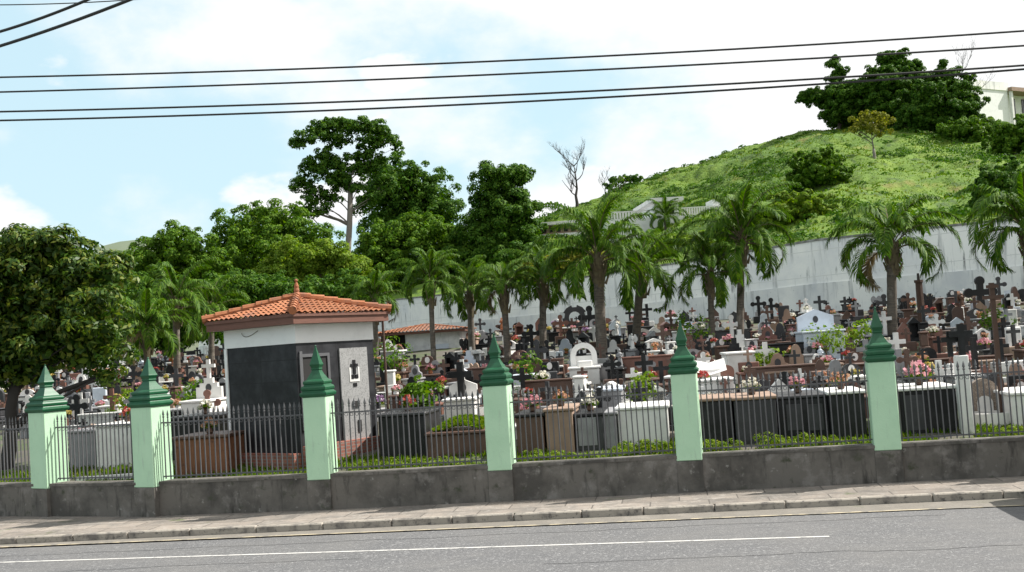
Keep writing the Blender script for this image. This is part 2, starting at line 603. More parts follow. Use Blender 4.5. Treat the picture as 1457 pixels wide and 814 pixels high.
def strip(name, pts, wd, z, m_, th=.004):
    mb = MB()
    for (a, b) in zip(pts[:-1], pts[1:]):
        a = Vector(a[:2])
        b = Vector(b[:2])
        d = (b-a).normalized()
        n = Vector((-d.y, d.x))*wd/2
        mb.add([(*(a-n), z), (*(b-n), z), (*(b+n), z), (*(a+n), z)], [(0, 1, 2, 3)])
    o = mb.build(name, m_)
    o['kind'] = 'structure'
    return o


def ext(p, q, k):
    return p+(q-p)*k


y0, y1 = on_z(0, 779, RD_Z), on_z(1457, 719.5, RD_Z)
ge0, ge1 = ext(y0, y1, -1.2), ext(y0, y1, 2.0)
k0, k1 = L(-28, KT-.08), L(26, KT-.08)
mbg = MB()
mbg.add([(ge0.x, ge0.y, RD_Z+.004), (ge1.x, ge1.y, RD_Z+.004), (k1.x, k1.y, RD_Z+.004), (k0.x, k0.y, RD_Z+.004)], [(0, 1, 2, 3)])
g_ = mbg.build('gutter', MT['gutter'])
g_['kind'] = 'structure'
strip('edge_line', [ge0, ge1], .07, RD_Z+.008, MT['paint_worn'])
w0, w1 = on_z(0, 800.5, RD_Z), on_z(1180, 763.5, RD_Z)
strip('lane_line', [ext(w0, w1, -1.0), w1], .07, RD_Z+.004, MT['paint'])

MT['tar'] = mat('tar_seam', (.035, .035, .037), .7)
for n_, (sa, sb, tq) in enumerate(((-9, 7, -2.75), (1.5, 9, -5.1), (-7.5, -1.0, -4.2))):
    q_ = []
    x_ = sa
    while x_ < sb:
        q_.append(L(x_, tq+.10*mnoise.noise(Vector((x_*.9, n_*7.3, 0)))+.03*rnd.uniform(-1, 1)))
        x_ += rnd.uniform(.12, .3)
    strip('road_crack', q_, .014, RD_Z+.003, MT['tar'])
# burial ground
def grid_mesh(name, fx, nu, nv, m_, smooth=True):
    vs, fs = [], []
    for i in range(nu+1):
        for j in range(nv+1):
            vs.append(fx(i/nu, j/nv))
    for i in range(nu):
        for j in range(nv):
            a = i*(nv+1)+j
            fs.append((a, a+nv+1, a+nv+2, a+1))
    mb = MB()
    mb.add(vs, fs)
    return mb.build(name, m_, smooth=smooth)


P1 = on_z(44, 695.5, .482)
P2 = on_z(190.5, 694, .482)
P1.z = P2.z = 0


def fence_t(s):
    if s > -3.2:
        return 0
    pts = [(-40, 9.9), (-30.0, 6.6), (st(P1)[0], st(P1)[1]), (st(P2)[0], st(P2)[1]), (-3.22, 0)]
    for (a, b) in zip(pts[:-1], pts[1:]):
        if a[0] <= s <= b[0]:
            return a[1]+(b[1]-a[1])*(s-a[0])/(b[0]-a[0])
    return 10


def burial(u, v):
    s = -38+u*76
    t = fence_t(s)+.22+v**1.3*95
    p = L(s, t)
    n = mnoise.noise(Vector((p.x*.5, p.y*.5, 0)))*.05
    return (p.x, p.y, zt(p.x, p.y)+n*(1 if v > 0 else 0))


o = grid_mesh('terrain', burial, 120, 70, MT['ground'])
o['kind'] = 'structure'

# ------------------------------------------------------------------ boundary wall, pillars, railings
W_TOP = .575
WALL_GROUP = 'dark concrete boundary wall'
wl = []  # path of the wall's front face
pth = [L(-40, 9.9), L(-24, 5.2), P1, P2, L(-3.22, 0), L(0, 0), L(14, 0), L(30, 0)]


def wall_path(mb, pts, th, z0, z1, mi=0):
    n = len(pts)
    nrm = []
    for i in range(n):
        a = Vector(pts[max(0, i-1)][:2])
        b = Vector(pts[min(n-1, i+1)][:2])
        d = (b-a).normalized()
        nrm.append(Vector((-d.y, d.x)))
    vs = []
    for i in range(n):
        p = Vector(pts[i][:2])
        q = p+nrm[i]*th
        vs += [(p.x, p.y, z0), (p.x, p.y, z1), (q.x, q.y, z1), (q.x, q.y, z0)]
    fs = []
    for i in range(n-1):
        for k in range(4):
            j = (k+1) % 4
            fs.append((i*4+k, i*4+4+k, i*4+4+j, i*4+j)[::-1])
    fs.append((0, 1, 2, 3))
    fs.append((n*4-1, n*4-2, n*4-3, n*4-4))
    return mb.add(vs, fs, mi)


t_ = thing('boundary_wall', 'low dark weathered concrete wall carrying the iron railings along the sidewalk', 'wall', L(0, 0, -.06))
o = wall_path(MB(), [p-L(0, 0) for p in pth], .34, 0, W_TOP+.06-.05).build('wall_body', MT['base_wall'], t_)
cp = []
for i, p in enumerate(pth):
    a = pth[max(0, i-1)]
    b = pth[min(len(pth)-1, i+1)]
    d = (b-a).normalized()
    cp.append(p-L(0, 0)-Vector((-d.y, d.x, 0))*.012)
wall_path(MB(), cp, .365, W_TOP+.06-.05, W_TOP+.06).build('coping', MT['base_wall'], t_)

# finial profile: (half width, height above the pillar body)
FIN = [(.205, -.004), (.215, .006), (.240, .022), (.250, .055), (.246, .078), (.222, .095), (.212, .112), (.226, .128), (.230, .165), (.214, .192),
       (.190, .205), (.184, .220), (.196, .238), (.198, .268), (.182, .290), (.160, .300), (.145, .312), (.128, .345), (.100, .392), (.080, .436), (.070, .462),
       (.068, .472), (.080, .484), (.080, .496), (.072, .506), (.078, .530), (.092, .560), (.094, .576), (.086, .596), (.050, .720), (.012, .872), (.008, .880)]


def pillar_meshes(w):
    k = w/.427
    b = MB().box(-w/2, w/2, -w/2, w/2, .482, 1.932, bev=.012)
    f_ = MB().ring([(h*k*math.sqrt(2), z+1.932) for h, z in FIN], 4, rot=math.pi/4)
    f_.ball((0, 0, 1.932+.895), .018, n=8)
    pl = MB().box(-w/2, w/2, -w/2-.003, w/2-.02, -.06, .478)
    return b.mesh('shaft', MT['mint']), f_.mesh('finial', MT['green']), pl.mesh('plinth', MT['base_wall'])


PM = {k: pillar_meshes(k) for k in (.427, .50)}
PIL = []


def pillar(front_left, yaw, w, label):
    d = Vector((math.cos(yaw), math.sin(yaw), 0))
    n = Vector((-math.sin(yaw), math.cos(yaw), 0))
    c = Vector((front_left.x, front_left.y, 0))+d*w/2+n*w/2
    t = thing('fence_pillar', label, 'pillar', c, yaw, 'mint green pillars with dark green finials')
    for nm, me in zip(('shaft', 'finial', 'plinth'), PM[w]):
        link(nm, me, t)
    PIL.append((c, yaw, w))
    return t


pillar(P1, R(-33), .50, 'leftmost mint green pillar with dark green finial under the overhanging broadleaf tree')
pillar(P2, R(-27), .50, 'mint green pillar at the corner where the railing bends, left of the dark tomb house')
for i, (n_, lb) in enumerate(((3, 'mint green pillar standing in front of the dark tiled tomb house with orange roof'),
                              (4, 'mint green pillar beside the brown grave planter, right of the dark tomb house'),
                              (5, 'mint green pillar between the stained white tomb and the black granite tombs'),
                              (6, 'rightmost mint green pillar in view, beside the white post with black cross'),
                              (7, 'mint green pillar just past the right end of the view'))):
    pillar(L((n_-4)*SP, -.014), TH-.07, .427, lb)

# iron railing panels
PK = MB()
PK.box(-.0095, .0095, -.0095, .0095, .03, 1.13)
PK.ring([(.009, 1.13), (.02, 1.15), (.022, 1.165), (.012, 1.175), (.024, 1.20), (.018, 1.235), (.002, 1.295)], 4, sq=.6)
PK_ME = PK.mesh('picket', MT['iron'])
PSP = .0955


def railing(a, b, label, seed):
    """a, b: points on the wall top between two pillars"""
    v = b-a
    ln = v.length
    yaw = math.atan2(v.y, v.x)
    t = thing('iron_railing', label, 'railing', (a.x, a.y, W_TOP), yaw, 'black iron spear railings between the pillars')
    r_ = random.Random(seed)
    n = int(ln/PSP)
    for k in range(n):
        o = link('picket', PK_ME, t)
        o.location = ((k+.5)*ln/n+r_.uniform(-.006, .006), 0, r_.uniform(-.012, .008))
        o.rotation_euler = (r_.uniform(-.006, .006), r_.uniform(-.008, .008), r_.uniform(-.2, .2))
    for z in (.075, 1.05):
        MB().box(0, ln, -.006, .006, z-.012, z+.012).build('rail', MT['iron'], t)
    sc_ = MB()
    for k in range(n):
        c = (k+1)*ln/n
        if c > ln-.03:
            continue
        pts = [(c+.030*math.cos(q), -.011, 1.012+.030*math.sin(q)) for q in [i*math.pi/3 for i in range(7)]]
        sc_.tube(pts, .005, 4)
    sc_.build('scroll_band', MT['iron'], t)
    return t


def edge(i, side):
    c, yaw, w = PIL[i]
    return Vector((c.x, c.y, 0))+Vector((math.cos(yaw), math.sin(yaw), 0))*(w/2-.004)*side


lft = L(-13.3, 2.55)
railing(lft, edge(0, -1), 'black iron railing at the far left, shaded by the broadleaf tree', 1)
railing(edge(0, 1), edge(1, -1), 'short black iron railing before the white tombs, between the two leftmost pillars', 2)
railing(edge(1, 1), edge(2, -1), 'black iron railing in front of the brown tomb and the dark tomb house wall', 3)
railing(edge(2, 1), edge(3, -1), 'black iron railing in front of the leafy shrub and brown grave planter', 4)
railing(edge(3, 1), edge(4, -1), 'black iron railing in front of the tan tomb and stained white tomb', 5)
railing(edge(4, 1), edge(5, -1), 'black iron railing in front of the row of large black granite tombs', 6)
railing(edge(5, 1), edge(6, -1), 'black iron railing at the right end, before the white post with black cross', 7)

# ------------------------------------------------------------------ tomb house with the tiled roof
def roof_slopes(mb, half_x, half_y, apex_z, eave_z, pitch_a=.15, course=.20, amp=.018, lift=.022):
    """four hipped slopes of pan tiles, apex at the origin column"""
    for q in range(4):
        ha, hb = (half_x, half_y) if q % 2 == 0 else (half_y, half_x)
        rot = q*math.pi/2
        sl = math.hypot(hb, apex_z-eave_z)
        nc = max(3, int(sl/course))
        nrm = Vector((0, -(apex_z-eave_z), hb)).normalized()
        nrm = Vector((0, -abs(nrm.y), abs(nrm.z)))
        ca, sa = math.cos(rot), math.sin(rot)
        for i in range(nc):
            b0, b1 = i/nc, (i+1)/nc
            xs = []
            e0 = ha*(1-b0)
            k = -int(e0/(pitch_a/4))
            grid = [-e0]+[j*pitch_a/4 for j in range(k, -k+1)]+[e0]
            vs = []
            for g in grid:
                w_ = amp*math.cos(2*math.pi*g/pitch_a)
                for bb, lf in ((b0, lift), (b1, 0)):
                    hx = ha*(1-bb)
                    gx = max(-hx, min(hx, g))
                    y = -hb*(1-bb)
                    z = eave_z+(apex_z-eave_z)*bb
                    p = Vector((gx, y, z))+nrm*(w_+lf)
                    vs.append((p.x*ca-p.y*sa, p.x*sa+p.y*ca, p.z))
            fs = []
            for j in range(len(grid)-1):
                fs.append((2*j, 2*j+2, 2*j+3, 2*j+1))
            mb.add(vs, fs)


def wall_tube(mb, a, b, r):
    mb.tube([a, b], r, 6)


MC = at(427, 600, 21.75)
th_z = zt(MC.x, MC.y+1)
sideL, sideR = 2.05, 2.10
YAW = R(-42)                                  # direction of the right-hand face
# local frame: origin at the corner nearest the road, x along the right face, y along the left face (going back-left)
t_ = thing('tomb_house', 'dark tiled tomb house with white band and hipped orange tile roof behind the railing', 'tomb house',
           (MC.x, MC.y, th_z-.1), R(53))


def zpix(py, px=427, Y=21.75):
    return at(px, py, Y).z-(th_z-.1)


zb0, zb1 = zpix(488), zpix(461)
W_ = 2.12
MB().box(0, W_, 0, W_, 0, zb0-.003).build('wall', MT['tile_g'], t_)
MB().box(-.012, W_+.012, -.012, W_+.012, zb0, zb1).build('white_band', MT['stucco'], t_)
MB().box(-.025, .05, W_-.06, W_+.02, .05, zb0-.004).build('corner_strip', MT['stucco'], t_)
zf0, zf1 = zb1-.01, zpix(447)
ov = .25
MB().box(-ov, W_+ov, -ov, W_+ov, zf0+.012, zf1).build('fascia', MT['fascia'], t_)
MB().box(-ov-.03, W_+ov+.03, -ov-.03, W_+ov+.03, zf1-.05, zf1+.012).build('eave_board', MT['fascia'], t_)
ap = zpix(424, 427, 23.2)
rf = MB()
roof_slopes(rf, W_/2+ov+.05, W_/2+ov+.05, ap-zf1, 0.0)
rf.v = [(x+W_/2, y+W_/2, z+zf1+.02) for x, y, z in rf.v]
roof = rf.build('roof', MT['terra'], t_)
hip = MB()
for sx_, sy_ in ((-1, -1), (1, -1), (1, 1), (-1, 1)):
    h_ = W_/2+ov+.05
    a_ = Vector((W_/2+sx_*h_, W_/2+sy_*h_, zf1+.05))
    b_ = Vector((W_/2, W_/2, ap+.05))
    for k in range(7):
        p, q = a_.lerp(b_, k/7), a_.lerp(b_, (k+1.15)/7)
        hip.tube([p+Vector((0, 0, .015)), q], [.085, .07], 8)
hip.build('ridge_tile', MT['terra'], roof)
fin = MB().ring([(.09, 0), (.075, .06), (.05, .1), (.06, .13), (.045, .18), (.05, .22), (.03, .28), (.02, .3)], 10, (W_/2, W_/2, ap+.03))
fin.ball((W_/2, W_/2, ap+.37), .035)
fin.build('finial', MT['terra'], roof)
for c_ in ((-ov, W_+ov), (W_+ov, -ov)):
    MB().ring([(.05, 0), (.055, .05), (.02, .12), (.012, .14)], 8, (c_[0], c_[1], zf1+.04)).build('corner_tile', MT['terra'], roof)
# the right-hand face of the photo is the local y=0 face (x runs away to the right)
MB().box(.06, .13, -.03, -.002, .9, zpix(500)).build('door_frame', MT['chrome'], t_)
dr = MB().box(.05, .11, -.035, -.002, .72, zpix(502)-.03).box(.78, .84, -.035, -.002, .72, zpix(502)-.03).box(.11, .78, -.035, -.002, zpix(502)-.09, zpix(502)-.03)
dr.build('doorway_frame', MT['chrome'], t_)
MB().box(.11, .78, -.012, -.003, .72, zpix(502)-.092).build('doorway', MT['void'], t_)
MB().box(1.12, 1.90, -.03, -.002, .42, zpix(499)).build('memorial_panel', MT['speckle'], t_)
em = MB()
pc, pz = 1.50, zpix(535)
em.box(pc-.035, pc+.035, -.05, -.031, pz-.05, pz+.24).box(pc-.10, pc+.10, -.05, -.031, pz+.10, pz+.16)
em.box(pc-.09, pc-.015, -.05, -.031, pz-.14, pz-.06).box(pc+.015, pc+.09, -.05, -.031, pz-.14, pz-.06)
em.build('cross_emblem', MT['black_g'], t_)
MB().box(pc-.14, pc+.14, -.040, -.0305, pz-.20, pz-.145).box(pc-.14, pc-.105, -.040, -.0305, pz-.145, pz+.09).box(pc+.105, pc+.14, -.040, -.0305, pz-.145, pz+.09).build('emblem_plate', MT['white'], t_)
MB().box(pc-.05, pc+.05, -.045, -.031, pz-.30, pz-.23).build('name_plate', MT['black_g'], t_)
MB().box(pc-.10, pc+.08, -.06, -.031, zpix(588), zpix(579)).build('flower_holder', MT['void'], t_)
MB().box(pc+.02, pc+.11, -.05, -.031, zpix(626), zpix(608)).build('vent', MT['void'], t_)
MB().box(.0, W_+.12, -.20, -.022, 0, .42).build('brick_step', MT['brick'], t_)
MB().box(-.2, -.022, 0, W_+.1, 0, .30).build('side_step', MT['brick'], t_)
wire = MB()
wire.tube([(-.03, 1.05+.5*math.sin(q*.5), zb1-.06-.10*abs(math.sin(q))) for q in [i*.3 for i in range(11)]], .006, 4)
wire.build('loose_wire', MT['gutter'], t_)

# second small building
b2c = at(612, 500, 44)
z2 = zt(b2c.x, b2c.y)
t_ = thing('chapel', 'small grey walled building with low red tile roof behind the tomb house', 'building', (b2c.x, b2c.y, z2-.3), R(-4))
ztop = at(612, 474, 44).z-z2+.3
MB().box(-.95, 1.2, 0, 3.2, 0, ztop).build('wall', MT['chapel'], t_)
MB().box(-2.0, -.96, .5, 3.2, 0, ztop).build('dark_porch', MT['void'], t_)
MB().box(.05, .75, -.03, -.002, .2, ztop-.45).build('door', MT['pale'], t_)
MB().box(-1.75, -1.63, -.02, .1, 0, ztop).build('porch_post', MT['rust'], t_)
MB().box(-2.1, 1.45, -.3, 3.4, ztop+.004, ztop+.10).build('fascia', MT['fascia'], t_)
rf = MB()
roof_slopes(rf, 1.85, 1.95, .30, 0.0)
rf.v = [(x-.33, y+1.55, z+ztop+.11) for x, y, z in rf.v]
rf.build('roof', MT['terra'], t_)
pp = at(553, 600, 23.6)
zp = zt(pp.x, pp.y)
t_ = thing('slender_post', 'slender brown post with a ball top rising beside the tomb house eave', 'post', (pp.x, pp.y, zp))
hz = at(553, 447, 23.6).z-zp
MB().ring([(.028, 0), (.026, hz-.1), (.03, hz-.08)], 8).build('shaft', MT['rust'], t_)
MB().ball((0, 0, hz-.03), .055, n=10).build('knob', MT['terra'], t_)

# ------------------------------------------------------------------ far white wall
WA, WB = Vector((-8.7, 85)), Vector((20.5, 47))
WD = (WB-WA).normalized()
WN = Vector((-WD.y, WD.x))               # away from the camera


def wall_Y(u):
    """depth at which the view direction X/Y = u meets the wall"""
    n = WN
    return n.dot(WA)/(n.x*u+n.y)


tops = [(480, 434), (565, 427), (700, 413), (800, 400), (1000, 370), (1160, 343), (1425, 315), (1600, 296)]
wp = []
for px_, py_ in tops:
    d = ray(px_, py_)
    Y = wall_Y(d.x/d.y)
    wp.append(at(px_, py_, Y))
pa, pb = wp[0], wp[-1]
t_ = thing('retaining_wall', 'long stained whitewashed retaining wall between the graves and the green hill', 'wall', (WA.x, WA.y, 0), math.atan2(WD.y, WD.x))
wm_, lo_, co_ = MB(), MB(), MB()
pl = []
for p in wp:
    pl.append(((Vector((p.x, p.y))-WA).dot(WD), p.z))
pl = [(pl[0][0]-30, pl[0][1])]+pl+[(pl[-1][0]+22, pl[-1][1])]
for (x0, za), (x1, zb_) in zip(pl[:-1], pl[1:]):
    for mbx, yy0, yy1, f0, f1, c0, c1 in ((wm_, 0, .35, None, 0, 1.0, 0), (lo_, -.05, .30, None, None, 0, 0), (co_, -.04, .40, 0, 0, 0, .09)):
        if mbx is wm_:
            q = [(x0, 1.0), (x1, 1.0), (x1, zb_), (x0, za)]
        elif mbx is lo_:
            q = [(x0, .9), (x1, .9), (x1, 2.6+(zb_-2.6)*.50), (x0, 2.6+(za-2.6)*.50)]
        else:
            q = [(x0, za+.003), (x1, zb_+.003), (x1, zb_+.10), (x0, za+.10)]
        mbx.add([(q[0][0], yy0, q[0][1]), (q[1][0], yy0, q[1][1]), (q[2][0], yy0, q[2][1]), (q[3][0], yy0, q[3][1]),
                 (q[0][0], yy1, q[0][1]), (q[1][0], yy1, q[1][1]), (q[2][0], yy1, q[2][1]), (q[3][0], yy1, q[3][1])],
                [(0, 1, 2, 3), (7, 6, 5, 4), (3, 2, 6, 7)])
wm_.build('upper_wall', MT['far_wall'], t_)
lo_.build('lower_wall', MT['far_wall_low'], t_)
co_.build('coping', MT['coping'], t_)


def wall_top_z(u):
    Y = wall_Y(u)
    x = (Vector((u*Y, Y))-WA).dot(WD)
    for (x0, za), (x1, zb_) in zip(pl[:-1], pl[1:]):
        if x0 <= x <= x1:
            return za+(zb_-za)*(x-x0)/(x1-x0)
    return pl[0][1] if x < pl[0][0] else pl[-1][1]


# ------------------------------------------------------------------ green hill
CREST = [(300, 440), (480, 415), (600, 372), (700, 338), (775, 311), (820, 293), (900, 262), (1000, 227), (1100, 196), (1165, 183), (1230, 178), (1350, 182), (1457, 190), (1700, 215), (1900, 240)]
CU = []
for px_, py_ in CREST:
    d = ray(px_, py_)
    CU.append((d.x/d.y, d.z/d.y))
YC = 112.0


def crest_e(u):
    for (a, ea), (b, eb) in zip(CU[:-1], CU[1:]):
        if a <= u <= b:
            k = (u-a)/(b-a)
            return ea+(eb-ea)*k
    return CU[0][1] if u < CU[0][0] else CU[-1][1]


def hill_ew(u):
    return (wall_top_z(u)-.12-EYE)/wall_Y(u)


def hill_pt(u, q):
    Yw = wall_Y(u)+.5
    Yc = max(YC, Yw+20)
    ew = hill_ew(u)
    ec = max(crest_e(u), ew+.004)
    Y = Yw+(Yc-Yw)*q
    if q <= 1:
        e = ew+(ec-ew)*q**.8
        z = EYE+Y*e
    else:
        z = EYE+Yc*ec-(Y-Yc)*.22
    b = min(1, q*6)*(1.0 if q < .93 else .6)
    v = Vector((u*Y, Y, 0))
    z += b*(.7*mnoise.noise(v*.14)+.5*mnoise.noise(v*.38+Vector((5, 3, 1)))+.42*abs(mnoise.noise(v*.75))+.20*mnoise.noise(v*1.5))
    return Vector((u*Y, Y, z))


def hill_at(px, py):
    """ground point of the hill under that direction"""
    d = ray(px, py)
    u, e = d.x/d.y, d.z/d.y
    ew, ec = hill_ew(u), crest_e(u)
    q = clamp((e-ew)/max(1e-5, ec-ew), 0, 1)**(1/.8)
    return hill_pt(u, q)


o = grid_mesh('hill', lambda a, b: tuple(hill_pt(-.28+a*.95, b*1.6)), 420, 200, MT['hill'])
o['kind'] = 'structure'
fh = MB()
fpts = []
for i in range(41):
    a = i/40
    fpts.append((-260+a*330, 520, max(0, 62*math.sin(math.pi*min(1, a*1.02))**.8+5*math.sin(a*17))))
d_ = at(178, 343, 520)
vs, fs = [], []
for i, p in enumerate(fpts):
    zz = p[2]/62*d_.z*1.0
    vs += [(p[0]+d_.x+95, 470, -1), (p[0]+d_.x+95, 520, zz*.82), (p[0]+d_.x+95, 560, zz), (p[0]+d_.x+95, 700, -1)]
for i in range(40):
    for k in range(3):
        fs.append((i*4+k, i*4+4+k, i*4+5+k, i*4+1+k))
o = MB().add(vs, fs).build('distant_hill', MT['far_hill'], smooth=True)
o['kind'] = 'structure'

# ------------------------------------------------------------------ foliage tools
def unit(a):
    return a/np.maximum(np.linalg.norm(a, axis=1, keepdims=True), 1e-9)


def leaf_quads(c, nrm, ln, wd, droop=.25):
    n = len(c)
    nrm = unit(nrm)
    t = rng.normal(size=(n, 3))
    t[:, 2] -= droop
    t = unit(t-nrm*(t*nrm).sum(1, keepdims=True))
    b = np.cross(nrm, t)
    ln = np.broadcast_to(np.asarray(ln).reshape(-1, 1), (n, 1))
    wd = np.broadcast_to(np.asarray(wd).reshape(-1, 1), (n, 1))
    V = np.stack([c-t*ln*.5, c+b*wd*.5-t*ln*.05+nrm*ln*.06, c+t*ln*.5-nrm*ln*.05, c-b*wd*.5-t*ln*.05+nrm*ln*.06], axis=1)
    return V


def sphere_dirs(n):
    return unit(rng.normal(size=(n, 3)))


def crown_quads(ells, sub_r, n_sub, per_sub, leaf, aspect=.55, fill=.2, rough=.32, rag=1.12):
    """ells: list of (centre, (rx,ry,rz)); lumpy crown of many small leaf clumps"""
    out = []
    tot = sum((e[1][0]*e[1][1]*e[1][2])**(2/3) for e in ells)
    for c, r in ells:
        c = np.array(c)
        r = np.array(r)
        k = max(4, int(n_sub*((r[0]*r[1]*r[2])**(2/3))/tot))
        d = sphere_dirs(k)
        d[:, 2] = np.where(d[:, 2] < -.55, -d[:, 2]*.5, d[:, 2])
        d = unit(d)
        f = rng.uniform(.60, rag, size=(k, 1))
        sc_ = c+d*r*f
        sr = sub_r*rng.uniform(.45, 1.3, size=k)
        for i in range(k):
            m_ = int(per_sub*(sr[i]/sub_r)**2)
            e = sphere_dirs(m_)
            e = unit(e+d[i]*.55+np.array([0, 0, .35]))
            pos = sc_[i]+e*sr[i]*rng.uniform(.55, 1.08, size=(m_, 1))*np.array([1, 1, .8])
            nr = e*1.0+rng.normal(size=(m_, 3))*rough+np.array([0, 0, .25])
            l_ = leaf*rng.uniform(.65, 1.3, size=m_)
            out.append(leaf_quads(pos, nr, l_, l_*aspect))
        m_ = int(k*per_sub*fill)
        e = sphere_dirs(m_)
        pos = c+e*r*rng.uniform(.2, .8, size=(m_, 1))
        l_ = leaf*1.25*rng.uniform(.8, 1.4, size=m_)
        out.append(leaf_quads(pos, rng.normal(size=(m_, 3)), l_, l_*max(.6, aspect)))
    return np.concatenate(out)


def bez(a, b, sag=0, n=5, wob=0, r_=rnd):
    pts = []
    for i in range(n+1):
        k = i/n
        p = a.lerp(b, k)
        p = p+Vector((r_.uniform(-1, 1), r_.uniform(-1, 1), 0))*wob*math.sin(math.pi*k)
        p.z += sag*math.sin(math.pi*k)
        pts.append(p)
    return pts


def tree(name, label, base, D, ells_px, leaf_m, leaf=.34, sub_px=11, n_sub=90, per_sub=60, bark='bark', trunk_r=.22, fork=None, limbs=True,
         cat='tree', group=None, thick=.9, fill=.2, aspect=.55, limb_r=.5, twigs=0, rag=1.12):
    """crown ellipses are given as (px, py, rx, ry) at depth D and become solids as deep as they are wide"""
    k = D/FL
    root = thing(name, label, cat, base, 0, group)
    ells = []
    for i, e in enumerate(ells_px):
        off = rnd.uniform(-.35, .35)*e[2]*k if len(ells_px) > 2 else 0
        dep = D+off+(e[4] if len(e) > 4 else 0)
        c = at(e[0], e[1], dep)-base
        ells.append((tuple(c), (e[2]*k*1.05, e[2]*k*thick, e[3]*k*1.05)))
    V = crown_quads(ells, sub_px*k, n_sub, per_sub, leaf, aspect, fill, rag=rag)
    link('crown', quads_mesh('crown', V, leaf_m), root)
    tr = MB()
    fk = (at(fork[0], fork[1], D)-base) if fork else Vector((0, 0, max(.5, min(e[0][2]-e[1][2]*.5 for e in ells))))
    pts = bez(Vector((0, 0, -.3)), fk, 0, 4, trunk_r*.5)
    tr.tube(pts, [trunk_r*(1.25-.5*i/4) for i in range(5)], 8)
    if limbs:
        nodes = [(p, trunk_r*(1.25-.5*q/4)*.8) for q, p in enumerate(pts)][2:]
        tips = []
        for c, r in ells:
            c = Vector(c)
            tips.append((c+Vector((0, 0, r[2]*.2)), limb_r))
            for j in range(twigs):
                tips.append((c+Vector((rnd.uniform(-.7, .7)*r[0], rnd.uniform(-.5, .5)*r[1], rnd.uniform(-.1, .7)*r[2])), limb_r*.6))
        tips.sort(key=lambda e: (e[0]-fk).length)
        for tip, lr in tips:
            best = min(nodes, key=lambda e: (e[0]-tip).length+(6 if e[0].z > tip.z-.25*Vector((e[0].x-tip.x, e[0].y-tip.y)).length-.4 else 0)+.25*(e[0]-fk).length)
            a, ra = best
            rr = min(ra*.8, trunk_r*lr)
            ln = (tip-a).length
            mid = a.lerp(tip, .5)+Vector((rnd.uniform(-.06, .06)*ln, 0, rnd.uniform(.0, .12)*ln))
            q_ = [a, a.lerp(mid, .5)+Vector((0, 0, .03*ln)), mid, mid.lerp(tip, .5), tip]
            rad = [rr*(1-.65*k_/4) for k_ in range(5)]
            tr.tube(q_, rad, 5)
            nodes += list(zip(q_[1:], rad[1:]))
    tr.build('trunk', MT[bark], root, smooth=True)
    return root


def gbase(px, D):
    p = at(px, 500, D)
    return Vector((p.x, p.y, zt(p.x, p.y)))


# --- left broadleaf tree close to the railing
b0 = at(2, 600, 25.5)
b0.z = zt(b0.x, b0.y)
tree('broadleaf_tree', 'big olive green broadleaf tree with dark trunk overhanging the left railing', b0, 25.5,
     [(20, 400, 92, 62), (85, 385, 75, 48), (138, 398, 46, 45), (60, 450, 95, 55), (130, 450, 52, 48), (0, 480, 80, 50), (70, 505, 70, 36), (128, 500, 46, 38),
      (-70, 420, 80, 80), (-140, 450, 80, 80), (10, 360, 60, 34), (-10, 530, 50, 30), (60, 352, 40, 24), (100, 360, 36, 24), (40, 535, 26, 18), (150, 535, 18, 14)], MT['leaf_olive'],
     leaf=.155, sub_px=17, n_sub=620, per_sub=70, bark='bark_dark', trunk_r=.15, fork=(22, 545), fill=.22, aspect=.38, twigs=2, limb_r=.6)

